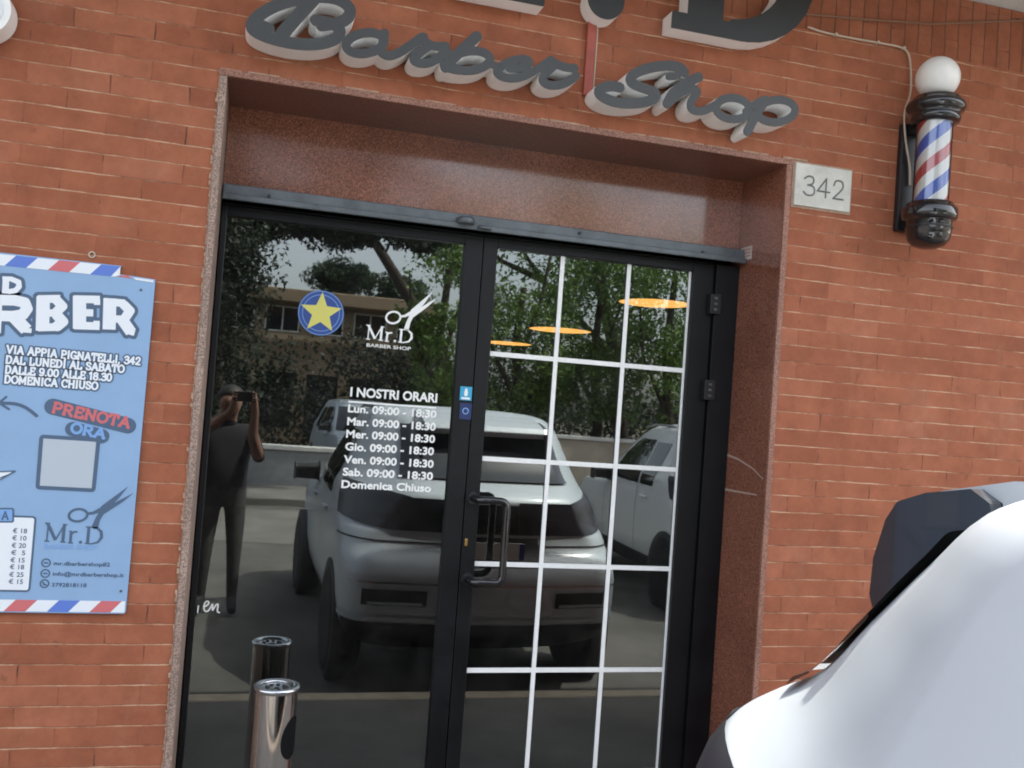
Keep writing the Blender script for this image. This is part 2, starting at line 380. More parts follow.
fr = N(nt, 'ShaderNodeMath', operation='FRACT'); L(k3.outputs[0], fr.inputs[0])
rp = N(nt, 'ShaderNodeValToRGB'); cr = rp.color_ramp; cr.interpolation = 'CONSTANT'
for i, (p, c) in enumerate([(0, (.75, .73, .70)), (.25, (.50, .05, .06)), (.49, (.75, .73, .70)), (.74, (.035, .10, .50))]):
    e = cr.elements[0] if i == 0 else (cr.elements[1] if i == 1 else cr.elements.new(p))
    e.position = p; e.color = (*c, 1)
L(fr.outputs[0], rp.inputs[0]); L(rp.outputs[0], b.inputs['Base Color']); b.inputs['Roughness'].default_value = .35; b.inputs['Coat Weight'].default_value = 1; b.inputs['Coat Roughness'].default_value = .06
M['stripes'] = mt

def leaf_mat(name, c0, c1, sc_=1.5):
    mt, nt, b = new_mat(name); L = nt.links.new
    gi = N(nt, 'ShaderNodeTexCoord'); n = N(nt, 'ShaderNodeTexNoise'); n.inputs['Scale'].default_value = sc_; n.inputs['Detail'].default_value = 8; n.inputs['Roughness'].default_value = .8
    L(gi.outputs['Object'], n.inputs['Vector'])
    mr = N(nt, 'ShaderNodeMapRange'); mr.inputs[1].default_value = .33; mr.inputs[2].default_value = .67; L(n.outputs[0], mr.inputs[0])
    mx = N(nt, 'ShaderNodeMix', data_type='RGBA'); mx.inputs[6].default_value = (*c0, 1); mx.inputs[7].default_value = (*c1, 1)
    L(mr.outputs[0], mx.inputs[0]); L(mx.outputs[2], b.inputs['Base Color']); b.inputs['Roughness'].default_value = .6
    tl = N(nt, 'ShaderNodeBsdfTranslucent'); L(mx.outputs[2], tl.inputs[0])
    ms = N(nt, 'ShaderNodeMixShader'); ms.inputs[0].default_value = .3; L(b.outputs[0], ms.inputs[1]); L(tl.outputs[0], ms.inputs[2])
    L(ms.outputs[0], nt.nodes['Material Output'].inputs[0])
    return mt
M['leaf_green'] = leaf_mat('leaf_green', (.04, .09, .02), (.20, .31, .065))
M['leaf_dark'] = leaf_mat('leaf_dark', (.008, .015, .008), (.024, .038, .017))
M['leaf_pine'] = leaf_mat('leaf_pine', (.016, .034, .018), (.045, .078, .036))

# ------------------------------------------------------------------ ink: strokes -> outline -> solid
def arc(cx, cy_, rx, ry, a0, a1, n=12, tilt=0):
    out = []
    for i in range(n+1):
        a = R(a0+(a1-a0)*i/n); x = rx*math.cos(a); y = ry*math.sin(a)
        out.append((cx+x*math.cos(tilt)-y*math.sin(tilt), cy_+x*math.sin(tilt)+y*math.cos(tilt)))
    return out
def smooth(pts, it=2):
    for _ in range(it):
        q = [pts[0]]
        for a, b_ in zip(pts, pts[1:]):
            q.append((a[0]*.75+b_[0]*.25, a[1]*.75+b_[1]*.25)); q.append((a[0]*.25+b_[0]*.75, a[1]*.25+b_[1]*.75))
        q.append(pts[-1]); pts = q
    return pts
def sdf_loops(strokes, h, iso=0.0):
    """strokes: list of (points, width or list of widths, 'round'|'butt') or (points, None, 'poly'); returns closed outlines at offset iso"""
    allp = np.array([p for s in strokes for p in s[0]]); pad = max([0]+[np.max(s[1])*.5 for s in strokes if s[1] is not None and s[2] != 'loops']) + iso + 3*h
    lo = allp.min(0)-pad; hi = allp.max(0)+pad
    nx, ny = int((hi[0]-lo[0])/h)+2, int((hi[1]-lo[1])/h)+2
    X = lo[0]+np.arange(nx)*h; Y = lo[1]+np.arange(ny)*h
    D = np.full((nx, ny), 1e3)
    for pts, wd, kind in strokes:
        P_ = np.array(pts, float)
        if kind in ('poly', 'loops'):
            gx, gy = np.meshgrid(X, Y, indexing='ij'); ins = np.zeros(gx.shape, bool); dd = np.full(gx.shape, 1e3)
            segs = [(a, b_) for a, b_ in zip(P_, np.roll(P_, -1, 0))] if kind == 'poly' else [(a, b_) for lp_ in wd for a, b_ in zip(np.array(lp_), np.roll(np.array(lp_), -1, 0))]
            for a, b_ in segs:
                e = b_-a; L2 = (e*e).sum()+1e-18
                t = np.clip(((gx-a[0])*e[0]+(gy-a[1])*e[1])/L2, 0, 1)
                dd = np.minimum(dd, np.hypot(gx-a[0]-t*e[0], gy-a[1]-t*e[1]))
                c = ((a[1] > gy) != (b_[1] > gy)) & (gx < (b_[0]-a[0])*(gy-a[1])/((b_[1]-a[1]) if b_[1] != a[1] else 1e-18)+a[0])
                ins ^= c
            D = np.minimum(D, np.where(ins, -dd, dd)); continue
        ws = np.broadcast_to(np.array(wd, float), (len(P_),)) if np.ndim(wd) == 0 else np.array(wd, float)
        for i in range(len(P_)-1):
            a, b_ = P_[i], P_[i+1]; r = max(ws[i], ws[i+1])*.5 + iso + 3*h
            i0, i1 = int((min(a[0], b_[0])-r-lo[0])/h), int((max(a[0], b_[0])+r-lo[0])/h)+2
            j0, j1 = int((min(a[1], b_[1])-r-lo[1])/h), int((max(a[1], b_[1])+r-lo[1])/h)+2
            i0, j0 = max(i0, 0), max(j0, 0)
            gx, gy = np.meshgrid(X[i0:i1], Y[j0:j1], indexing='ij')
            e = b_-a; ln = math.hypot(*e)+1e-12
            if kind == 'butt':
                ux, uy = e/ln; s_ = (gx-a[0])*ux+(gy-a[1])*uy; n_ = -(gx-a[0])*uy+(gy-a[1])*ux
                hw = (ws[i]+ws[i+1])*.25
                qx = np.abs(s_-ln/2)-ln/2; qy = np.abs(n_)-hw
                d = np.hypot(np.maximum(qx, 0), np.maximum(qy, 0))+np.minimum(np.maximum(qx, qy), 0)
            else:
                t = np.clip(((gx-a[0])*e[0]+(gy-a[1])*e[1])/(ln*ln), 0, 1)
                d = np.hypot(gx-a[0]-t*e[0], gy-a[1]-t*e[1])-(ws[i]+(ws[i+1]-ws[i])*t)*.5
            D[i0:i1, j0:j1] = np.minimum(D[i0:i1, j0:j1], d)
    D = D-iso
    D[np.abs(D) < 1e-9] = 1e-9
    S = D < 0
    code = S[:-1, :-1]*1+S[1:, :-1]*2+S[1:, 1:]*4+S[:-1, 1:]*8
    act = np.argwhere((code > 0) & (code < 15))
    nxt = {}
    tab = {1: [('L','B')], 2: [('B','R')], 3: [('L','R')], 4: [('R','T')], 5: [('L','T'),('R','B')], 6: [('B','T')], 7: [('L','T')],
           8: [('T','L')], 9: [('T','B')], 10: [('B','L'),('T','R')], 11: [('T','R')], 12: [('R','L')], 13: [('R','B')], 14: [('B','L')]}
    def key(i, j, e):
        return {'B': (i, j, 0), 'T': (i, j+1, 0), 'L': (i, j, 1), 'R': (i+1, j, 1)}[e]
    for i, j in act:
        for a, b_ in tab[int(code[i, j])]:
            nxt[key(i, j, a)] = key(i, j, b_)
    def pt(k):
        i, j, d = k
        if d == 0: a, b_ = D[i, j], D[i+1, j]; t = a/(a-b_); return (X[i]+t*h, Y[j])
        a, b_ = D[i, j], D[i, j+1]; t = a/(a-b_); return (X[i], Y[j]+t*h)
    loops = []
    while nxt:
        st = next(iter(nxt)); k = st; lp = []
        while k in nxt:
            lp.append(pt(k)); k = nxt.pop(k)
        if len(lp) > 3: loops.append(lp)
    return loops
def simplify(lp, tol):
    # drop points that lie on a straight run
    P_ = list(lp); out = []
    n = len(P_)
    if n < 8: return P_
    keep = [0]; 
    def rec(a, b_):
        if b_-a < 2: return
        ax, ay = P_[a]; bx, by = P_[b_ % n]; L_ = math.hypot(bx-ax, by-ay)
        best, bi = -1, -1
        for i in range(a+1, b_):
            x, y = P_[i]
            d = abs((bx-ax)*(ay-y)-(ax-x)*(by-ay))/L_ if L_ > 1e-12 else math.hypot(x-ax, y-ay)
            if d > best: best, bi = d, i
        if best > tol:
            rec(a, bi); keep.append(bi); rec(bi, b_)
    rec(0, n//2); keep.append(n//2); rec(n//2, n)
    return [P_[i] for i in keep]
def solid(name, loops, y_front, depth, mats, parent=None, tol=None):
    "closed outlines in the wall's own x, z -> a solid from y_front back to y_front+depth; mats = face, sides"
    cu = bpy.data.curves.new(name, 'CURVE'); cu.dimensions = '2D'; cu.fill_mode = 'BOTH'; cu.extrude = depth/2
    for lp in loops:
        if tol: lp = simplify(lp, tol)
        s_ = cu.splines.new('POLY'); s_.points.add(len(lp)-1)
        for p, q in zip(s_.points, lp): p.co = (q[0], q[1], 0, 1)
        s_.use_cyclic_u = True
    return from_curve(name, cu, y_front, depth, mats, parent)
def from_curve(name, cu, y_front, depth, mats, parent, mx=None):
    tmp = bpy.data.objects.new('tmp', cu); col.objects.link(tmp)
    bpy.context.view_layer.update()
    me0 = tmp.evaluated_get(bpy.context.evaluated_depsgraph_get()).to_mesh()
    vs_ = [v.co.copy() for v in me0.vertices]; fs_ = [list(p.vertices) for p in me0.polygons]
    bpy.data.objects.remove(tmp)
    if mx: vs_ = [mx(v) for v in vs_]
    mb = MB()
    if not isinstance(mats, (list, tuple)): mats = [mats]
    P3 = [(v.x, y_front+depth/2-v.z, v.y) for v in vs_]
    mb.v = P3
    for f in fs_:
        a, b_, c = (Vector(P3[i]) for i in f[:3]); n = (b_-a).cross(c-a)
        n = n.normalized() if n.length > 0 else Vector((0, 1, 0))
        mb.f.append(f); mb.m.append(0 if (abs(n.y) > .6 or len(mats) == 1) else 1); mb.smooth.append(False)
    return mb.build(name, mats, parent)
def ftext(name, body, x0, z0, x1, caph, y_front, depth, mt, parent, bold=0.0, z1=None, spacing=1.0):
    "sans lettering from (x0,z0), stretched to end at x1, cap height caph, rising/falling to z1"
    cu = bpy.data.curves.new(name, 'FONT'); cu.body = body; cu.size = 1; cu.space_character = spacing
    tmp = bpy.data.objects.new('tmp', cu); col.objects.link(tmp); bpy.context.view_layer.update()
    cu2 = tmp.to_curve(bpy.context.evaluated_depsgraph_get(), apply_modifiers=False).copy(); bpy.data.objects.remove(tmp)
    xs = [p for s_ in cu2.splines for p in ([b_.co for b_ in s_.bezier_points] or [q.co for q in s_.points])]
    xa, xb = min(p[0] for p in xs), max(p[0] for p in xs)
    kx = (x1-x0)/(xb-xa); kz = caph/.729; dz = (z1-z0) if z1 is not None else 0
    cu2.dimensions = '2D'; cu2.fill_mode = 'BOTH'; cu2.extrude = depth/2; cu2.resolution_u = 4; cu2.offset = bold
    return from_curve(name, cu2, y_front, depth, mt, parent, mx=lambda v: Vector((x0+(v.x-xa)*kx, z0+v.y*kz+dz*(v.x-xa)/(xb-xa), v.z)))

def font_loops(body, x0, z0, x1, caph, z1=None):
    "outlines of sans lettering, one group of loops per character, stretched from x0 to x1"
    cu = bpy.data.curves.new('tmp', 'FONT'); cu.body = body; cu.size = 1
    tmp = bpy.data.objects.new('tmp', cu); col.objects.link(tmp); bpy.context.view_layer.update()
    cu2 = tmp.to_curve(bpy.context.evaluated_depsgraph_get(), apply_modifiers=False).copy(); bpy.data.objects.remove(tmp)
    lps = []
    for s_ in cu2.splines:
        bp = s_.bezier_points; lp = []; n = len(bp)
        for i in range(n):
            a, b_ = bp[i], bp[(i+1) % n]; p0, p1, p2, p3 = a.co, a.handle_right, b_.handle_left, b_.co
            for k in range(4):
                t = k/4; q = p0*(1-t)**3+p1*3*t*(1-t)**2+p2*3*t*t*(1-t)+p3*t**3; lp.append((q.x, q.y))
        lps.append(lp)
    xs = [p[0] for lp in lps for p in lp]; xa, xb = min(xs), max(xs); kx = (x1-x0)/(xb-xa); kz = caph/.729; dz = (z1-z0) if z1 is not None else 0
    return [[(x0+(x-xa)*kx, z0+y*kz+dz*(x-xa)/(xb-xa)) for x, y in lp] for lp in lps]
def bold_text(name, body, x0, z0, x1, caph, y_front, depth, mt, parent, bold, h, z1=None):
    lps = font_loops(body, x0, z0, x1, caph, z1)
    return solid(name, sdf_loops([([p for lp in lps for p in lp], lps, 'loops')], h, bold), y_front, depth, mt, parent, tol=h*.15)

# slab / serif stroke letters, cap height 1:  glyph = (advance, [strokes], [serif bars (x, y, half length)])
S9 = .14
GL = {
 'A': (.92, [[(.12,0),(.46,1)],[(.80,0),(.46,1)],[(.24,.33),(.68,.33)]], [(.12,0,S9),(.80,0,S9),(.40,1,.1)]),
 'B': (.84, [[(.18,0),(.18,1)], [(.18,1)]+arc(.46,.76,.22,.24,90,-90)+[(.18,.52)], [(.18,.52)]+arc(.46,.26,.26,.26,90,-90)+[(.18,0)]], [(.12,1,.08),(.12,0,.08)]),
 'C': (.86, [arc(.47,.5,.36,.5,45,315,20), [(.74,.98),(.74,.72)]], []),
 'D': (.90, [[(.18,0),(.18,1)], [(.18,1)]+arc(.40,.5,.36,.5,90,-90,16)+[(.18,0)]], [(.12,1,.08),(.12,0,.08)]),
 'E': (.80, [[(.18,0),(.18,1)],[(.18,1),(.68,1)],[(.18,.52),(.55,.52)],[(.18,0),(.70,0)],[(.68,1),(.68,.8)],[(.70,0),(.70,.2)]], [(.12,1,.08),(.12,0,.08)]),
 'G': (.90, [arc(.47,.5,.36,.5,45,345,20), [(.82,.42),(.55,.42)],[(.80,.42),(.80,.05)]], []),
 'H': (.94, [[(.18,0),(.18,1)],[(.76,0),(.76,1)],[(.18,.5),(.76,.5)]], [(.18,0,S9),(.18,1,S9),(.76,0,S9),(.76,1,S9)]),
 'I': (.46, [[(.23,0),(.23,1)]], [(.23,0,S9),(.23,1,S9)]),
 'J': (.6, [[(.4,1),(.4,.2)]+arc(.22,.2,.18,.2,0,-150,8)], [(.4,1,S9)]),
 'L': (.76, [[(.18,0),(.18,1)],[(.18,0),(.66,0)],[(.66,0),(.66,.24)]], [(.18,1,S9),(.12,0,.08)]),
 'M': (1.08, [[(.18,0),(.18,1)],[(.18,1),(.54,.2)],[(.54,.2),(.90,1)],[(.90,0),(.90,1)]], [(.18,0,S9),(.90,0,S9),(.12,1,.09),(.96,1,.09)]),
 'N': (.96, [[(.18,0),(.18,1)],[(.18,1),(.76,0)],[(.76,0),(.76,1)]], [(.18,0,S9),(.12,1,.09),(.76,1,S9)]),
 'O': (.92, [arc(.46,.5,.37,.5,0,360,26)], []),
 'P': (.80, [[(.18,0),(.18,1)], [(.18,1)]+arc(.44,.73,.25,.27,90,-90)+[(.18,.46)]], [(.18,0,S9),(.12,1,.08)]),
 'R': (.90, [[(.18,0),(.18,1)], [(.18,1)]+arc(.44,.74,.24,.26,90,-90)+[(.18,.48)], [(.42,.48),(.74,0)]], [(.18,0,S9),(.78,0,.1),(.12,1,.08)]),
 'S': (.76, [smooth([(.62,.78),(.56,.97),(.36,1),(.14,.95),(.12,.70),(.30,.55),(.50,.47),(.66,.32),(.62,.06),(.38,0),(.18,.02),(.12,.22)])], []),
 'T': (.84, [[(.42,0),(.42,1)],[(.10,1),(.74,1)],[(.10,1),(.10,.76)],[(.74,1),(.74,.76)]], [(.42,0,S9)]),
 'U': (.92, [[(.18,1),(.18,.32)]+arc(.46,.32,.28,.32,180,360,12)+[(.74,1)]], [(.18,1,S9),(.74,1,S9)]),
 'V': (.92, [[(.12,1),(.46,0)],[(.80,1),(.46,0)]], [(.12,1,S9),(.80,1,S9)]),
 '0': (.80, [arc(.40,.5,.29,.5,0,360,24)], []),
 '1': (.56, [[(.3,0),(.3,1)],[(.3,1),(.12,.8)]], [(.3,0,S9)]),
 '2': (.76, [smooth([(.13,.72),(.2,1),(.56,1),(.64,.7),(.5,.45),(.12,.02)]),[(.12,.02),(.66,.02)]], []),
 '3': (.74, [smooth([(.12,.85),(.3,1.02),(.6,.98),(.6,.62),(.3,.53)]), smooth([(.3,.53),(.66,.5),(.68,.05),(.3,-.04),(.1,.15)])], []),
 '4': (.80, [[(.52,0),(.52,1)],[(.52,1),(.08,.3)],[(.08,.3),(.72,.3)]], []),
 '5': (.74, [[(.6,.98),(.2,.98)],[(.2,.98),(.16,.55)], smooth([(.16,.55),(.5,.7),(.7,.35),(.5,-.03),(.12,.05)])], []),
 '8': (.78, [arc(.39,.74,.23,.24,0,360,18), arc(.39,.26,.28,.27,0,360,18)], []),
 '9': (.78, [arc(.39,.68,.27,.31,0,360,20), smooth([(.66,.68),(.64,.2),(.4,-.02),(.16,.1)])], []),
 '.': (.36, [[(.18,.05),(.18,.06)]], []),
 ',': (.36, [[(.18,.06),(.12,-.18)]], []),
 ' ': (.45, [], []),
}
GL['\u00cc'] = (.46, GL['I'][1]+[[(.12,1.36),(.28,1.2)]], GL['I'][2])
def stroke_text(body, p0, p1, caph, wt, slab=True, wser=None, kind='round'):
    "lay the stroke letters from p0 to p1 (x, z) on a straight baseline; returns strokes"
    tot = sum(GL[c][0] for c in body); L_ = math.hypot(p1[0]-p0[0], p1[1]-p0[1]); k = L_/tot
    ux, uz = (p1[0]-p0[0])/L_, (p1[1]-p0[1])/L_
    out = []; a = 0
    def T(x, y): return (p0[0]+ux*(a+x)*k-uz*y*caph, p0[1]+uz*(a+x)*k+ux*y*caph)
    for c in body:
        ad, st, se = GL[c]
        for s_ in st: out.append(([T(*q) for q in s_], wt, kind))
        if slab:
            for (x, y, hl) in se: out.append(([T(x-hl, y), T(x+hl, y)], wser or wt*.8, 'butt'))
        a += ad
    return out

# ------------------------------------------------------------------ setting: ground
KY = -1.17                                  # kerb line
mb = MB(); mb.box(-30, 40, KY, 1.0, -.30, 0); tag(mb.build('pavement', M['pavement']), kind='structure')
mb = MB(); mb.box(-30, 40, KY-.13, KY-.001, -.30, .004); tag(mb.build('kerb', M['kerb'], bevel=.012), kind='structure')
mb = MB(); mb.quad((-200, -300, -.125), (200, -300, -.125), (200, 60, -.125), (-200, 60, -.125)); tag(mb.build('ground', M['earth']), kind='structure')
mb = MB(); mb.quad((-60, -11.2, -.12), (60, -11.2, -.12), (60, KY-.13, -.12), (-60, KY-.13, -.12)); tag(mb.build('road', M['asphalt']), kind='structure')
mb = MB(); pts = [(-9, -10.9), (1.7, -10.6), (1.6, -7.7), (.6, -7.35), (-.3, -7.5), (-9, -7.2)]
mb.add([(x, y, -.116) for x, y in reversed(pts)], [tuple(range(6))]); tag(mb.build('road_patch', M['asphalt_worn']), kind='structure')
mb = MB(); mb.box(-60, 60, -13.4, -11.2, -.3, 0.0); tag(mb.build('far_pavement', M['asphalt_worn'], bevel=.02), kind='structure')

# ------------------------------------------------------------------ the shop building
OX0, OX1, OZ = -.162, 2.0, 2.688            # opening in the brick
RX0, RX1, RZ = -.136, 1.978, 2.668          # inside the granite lining
bld = thing('shop_building', 'red brick shop front with a granite lined doorway', 'building', (0, 0, 0))
mb = MB(); SZ = 3.214
mb.box(-7, OX0, 0, .40, -.2, SZ); mb.box(OX1, 9, 0, .40, -.2, SZ); mb.box(OX0, OX1, 0, .40, OZ, SZ)
mb.build('brick_wall', M['brick'], bld)
mb = MB(); mb.box(-7, 9, .004, .40, SZ, 3.475); mb.build('soldier_course', M['soldier'], bld)
mb = MB(); mb.box(-7, 9, .0, .40, 3.7002, 6.6); mb.box(-7, -6.6, .4, 11, -.2, 6.6); mb.box(8.6, 9, .4, 11, -.2, 6.6); mb.box(-6.6, 8.6, 10.6, 11, -.2, 6.6)
mb.build('upper_wall', M['brick'], bld)
mb = MB(); mb.box(-7.1, 9.1, -.95, .41, 3.478, 3.70); mb.build('balcony_slab', M['concrete'], bld, bevel=.01)
mb = MB(); mb.box(-7.1, 9.1, -.93, -.83, 3.7002, 4.6); mb.build('balcony_parapet', M['brick'], bld)
mb = MB(); mb.box(-7.2, 9.2, -.2, 11.2, 6.6, 6.85); mb.build('roof', M['concrete'], bld)
# granite lining: thin slabs, their sawn edges showing at the wall face
e = .024
mb = MB(); mb.box(OX0+.001, OX0+e, -.006, .395, 0, OZ-e); mb.build('left_jamb_slab', M['granite_edge'], bld, bevel=.002)
mb = MB(); mb.box(OX1-e, OX1-.001, .004, .395, 0, OZ-e); mb.build('right_jamb_slab', M['granite'], bld)
mb = MB(); mb.box(OX1-e, OX1-.001, -.006, .0035, 0, OZ-e); mb.build('right_slab_edge', M['granite_trim'], bld)
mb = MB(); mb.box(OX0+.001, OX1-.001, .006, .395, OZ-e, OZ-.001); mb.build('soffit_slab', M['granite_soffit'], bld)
mb = MB(); mb.box(OX0-.004, OX1+.003, -.008, .0055, OZ-e, OZ-.001); mb.build('top_slab_edge', M['granite_trim'], bld, bevel=.002)
mb = MB(); mb.box(RX0, RX1-.003, .335, .39, 2.352, RZ-.004); mb.build('lintel_panel', M['granite'], bld)
# ragged mortar line where the brick was made good against the left slab and over the top
mb = MB(); rnd = random.Random(3)
z = .0
while z < OZ-.02:
    h_ = rnd.uniform(.004, .018); wdt = rnd.choice([.001, .002, .003, .004, .005, .008])
    mb.box(OX0-wdt, OX0+.0005, -.003-rnd.random()*.002, .01, z, z+h_); z += h_*rnd.uniform(.9, 1.3)
x = OX0
while x < OX1:
    l_ = rnd.uniform(.03, .12); mb.box(x, x+l_, -.003-rnd.random()*.002, .01, OZ-.0005, OZ+rnd.choice([.002, .004, .006])); x += l_*rnd.uniform(.9, 1.8)
mb.build('mortar_fill', M['mortar'], bld)
def jambp(px, py, x):
    d = fw + rt*((px-512)/FPX) - up*((py-384)/FPX)
    return CAM + d*(x/d.x)
scm = mat('pale_light_streak', (.42, .30, .25), .7)  # streaks of reflected light on the right jamb, painted as pale strips
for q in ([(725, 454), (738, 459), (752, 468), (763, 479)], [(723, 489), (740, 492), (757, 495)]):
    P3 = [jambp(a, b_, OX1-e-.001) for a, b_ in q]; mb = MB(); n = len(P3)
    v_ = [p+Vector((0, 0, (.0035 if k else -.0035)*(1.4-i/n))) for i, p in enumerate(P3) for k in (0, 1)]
    mb.add(v_, [(2*i, 2*i+1, 2*i+3, 2*i+2) for i in range(n-1)]); mb.build('light_streak', scm, bld)
# the dark room behind the door
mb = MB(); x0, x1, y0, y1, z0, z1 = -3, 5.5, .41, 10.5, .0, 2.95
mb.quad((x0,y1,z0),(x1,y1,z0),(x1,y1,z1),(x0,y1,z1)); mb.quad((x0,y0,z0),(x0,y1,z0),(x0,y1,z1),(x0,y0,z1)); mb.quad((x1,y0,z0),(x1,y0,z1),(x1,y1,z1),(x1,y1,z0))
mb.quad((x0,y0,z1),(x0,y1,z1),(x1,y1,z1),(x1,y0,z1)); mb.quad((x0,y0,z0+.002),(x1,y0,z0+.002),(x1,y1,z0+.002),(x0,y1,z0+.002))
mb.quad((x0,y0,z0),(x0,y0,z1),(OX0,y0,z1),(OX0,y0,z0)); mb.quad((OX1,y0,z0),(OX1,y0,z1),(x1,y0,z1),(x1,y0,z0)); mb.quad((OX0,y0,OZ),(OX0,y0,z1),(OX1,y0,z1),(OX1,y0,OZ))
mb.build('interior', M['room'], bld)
mb = MB(); mb.box(RX0+.001, RX1-.001, -.02, .39, .001, .03); mb.build('threshold', M['granite_soffit'], bld, bevel=.004)

# ------------------------------------------------------------------ shutter rail under the lintel
rail = thing('shutter_rail', 'grey steel shutter rail under the granite lintel', 'rail', (.9, .29, 2.33))
mb = MB(); mb.box(RX0+.003, RX1-.006, .275, .334, 2.322, 2.366); mb.build('channel', M['steel_grey'], rail, bevel=.004)
mb = MB(); mb.box(RX0+.003, RX1-.006, .258, .2745, 2.306, 2.328); mb.build('lip', M['steel_grey'], rail, bevel=.003)
c = W(466, 221, .255)
mb = MB(); prof = [(.03, -.012), (.034, -.008), (.034, .008), (.028, .014)]
mb.lathe(prof, 24, (c.x, .255, c.z), 0); mb.box(c.x-.034, c.x+.034, .255, .274, c.z-.012, c.z+.012); mb.build('guide_block', M['steel_grey'], rail)
mb = MB(); mb.lathe([(.026, -.006), (.03, 0), (.024, .006)], 20, (c.x+.075, .262, c.z-.018), 0); mb.build('end_stop', M['steel_grey'], rail)
for q in ((269, 196), (703, 252), (580, 233)):
    p = W(*q, .272); mb = MB(); mb.tube([(p.x, .276, p.z), (p.x, .268, p.z)], .006, 10); mb.build('bolt', M['black_plastic'], rail)

# ------------------------------------------------------------------ fixed glazed leaf (left)
FZ = 2.30
fx = thing('fixed_glazing', 'fixed shop window beside the door with white opening hours lettering', 'shop window', (.32, .36, .03))
mb = MB()
mb.box(RX0+.002, -.113, .338, .385, .03, FZ); mb.box(.786, .858, .338, .385, .03, FZ); mb.box(-.113, .786, .338, .385, 2.262, FZ); mb.box(-.113, .786, .338, .385, .03, .12)
mb.build('frame', M['black_paint'], fx, bevel=.003)
mb = MB(); mb.quad((-.113, YG, .12), (.786, YG, .12), (.786, YG, 2.262), (-.113, YG, 2.262)); mb.build('pane', M['door_glass'], fx)
YD = YG-.002
def deco(name, strokes, h, mt, parent, y=YD, iso=0, depth=.0006):
    return solid(name, sdf_loops(strokes, h, iso), y-depth, depth, mt, parent, tol=h*.12)
def wl(q): return WX(q[0], q[1], YD)
# opening hours
lines = [('I NOSTRI ORARI', (350.4, 396.2), (436.6, 402.2), 9.6, .018), ('Lun. 09:00 - 18:30', (348.1, 412.3), (435.8, 417.4), 8, .020),
         ('Mar. 09:00 - 18:30', (347.3, 425.2), (435.2, 430.0), 8, .020), ('Mer. 09:00 - 18:30', (346.3, 437.6), (434.4, 442.4), 8, .020),
         ('Gio. 09:00 - 18:30', (345.4, 450.2), (433.3, 454.8), 8, .020), ('Ven. 09:00 - 18:30', (344, 462.9), (433.0, 467.4), 8, .020),
         ('Sab. 09:00 - 18:30', (342.9, 475.4), (432.3, 479.6), 8, .020), ('Domenica Chiuso', (341.5, 487.8), (430.5, 491.6), 8, .020)]
PX = (DC+YG)/FPX*1.0
hours = None
for i, (tx, a, b_, ch, bo) in enumerate(lines):
    pa, pb = wl(a), wl(b_); zz = (pa[1]+pb[1])/2
    bold_text('opening_hours_lettering', tx, pa[0], zz, pb[0], ch*PX*.96, YD-.0006, .0006, M['white_vinyl'], fx, .0015, .0007)
a, b_ = wl((348.2, 402.4)), wl((436, 407.0)); zz = (a[1]+b_[1])/2
mb = MB(); mb.box(a[0], b_[0], YD-.0006, YD, zz-.0032, zz+.0032); mb.build('underline', M['white_vinyl'], fx)
def scissors(mapf, k):
    "k: metres per photo pixel"
    q = lambda pts: [mapf(p) for p in pts]
    st = [(q(arc(393.3, 317.5, 7.2, 5.8, 0, 360, 24, R(-8))), 2.0*k, 'round'),
          (q([(400.6, 316.4), (405, 316), (410, 313.5)]), [2.2*k, 2.4*k, 3.6*k], 'round'),
          (q([(409.2, 313), (411.5, 309.5), (432.5, 291.6), (424.5, 303.5), (413.5, 315)]), None, 'poly'),
          (q([(411, 315.8), (413.5, 311.5), (436.6, 298.2), (428, 306.5), (414.5, 316.5), (412, 318)]), None, 'poly'),
          (q([(411.5, 316), (408.5, 322), (406.6, 328.5)]), [4.2*k, 4.0*k, 4.8*k], 'round')]
    return st
deco('scissors_mark', scissors(wl, PX), .0007, M['white_vinyl'], fx)
def mrd(mapf, k):
    def st(pts, wd, kind='butt'): return ([mapf(p) for p in pts], wd*k, kind)
    # M r . D  in photo pixels of the door logo
    return [st([(369.2,325.5),(367.8,339)],1.1), st([(368.6,325.5),(374.8,338.6)],2.3), st([(374.8,338.6),(381.6,327.4)],1.1), st([(382.0,326.8),(380.6,340.2)],2.3),
            st([(366.4,325.0),(370.6,325.5)],1.0), st([(380.8,326.6),(384.4,327.1)],1.0), st([(365.8,338.9),(370.0,339.4)],1.0), st([(378.4,340.1),(383.0,340.6)],1.0),
            st([(387.4,332.2),(386.6,341.2)],2.0), st([(384.8,341.0),(388.8,341.5)],1.0), st([(385.6,332.0),(387.6,332.3)],1.0), st([(387.6,334.5),(389.6,332.8),(391.6,332.9)],1.5,'round'),
            st([(394.8,341.0),(394.8,341.1)],2.4,'round'),
            st([(401.6,329.6),(400.4,342.2)],2.2), st([(399.0,329.3),(404.6,329.7)],1.0), st([(398.2,342.0),(403.2,342.6)],1.0),
            ([mapf(p) for p in [(403.6,329.7),(408.2,330.4),(411.4,333.6),(411.6,338),(408.6,341.6),(403,342.6)]], [1.0*k,1.5*k,2.2*k,2.3*k,1.6*k,1.0*k], 'round')]
deco('logo_lettering', mrd(wl, PX), .0006, M['white_vinyl'], fx)
a, b_ = wl((366.6, 346.4)), wl((410.6, 350.6)); ftext('logo_small_lettering', 'BARBER SHOP', a[0], (a[1]+b_[1])/2, b_[0], 3.5*PX, YD-.0006, .0006, M['white_vinyl'], fx, bold=.012)
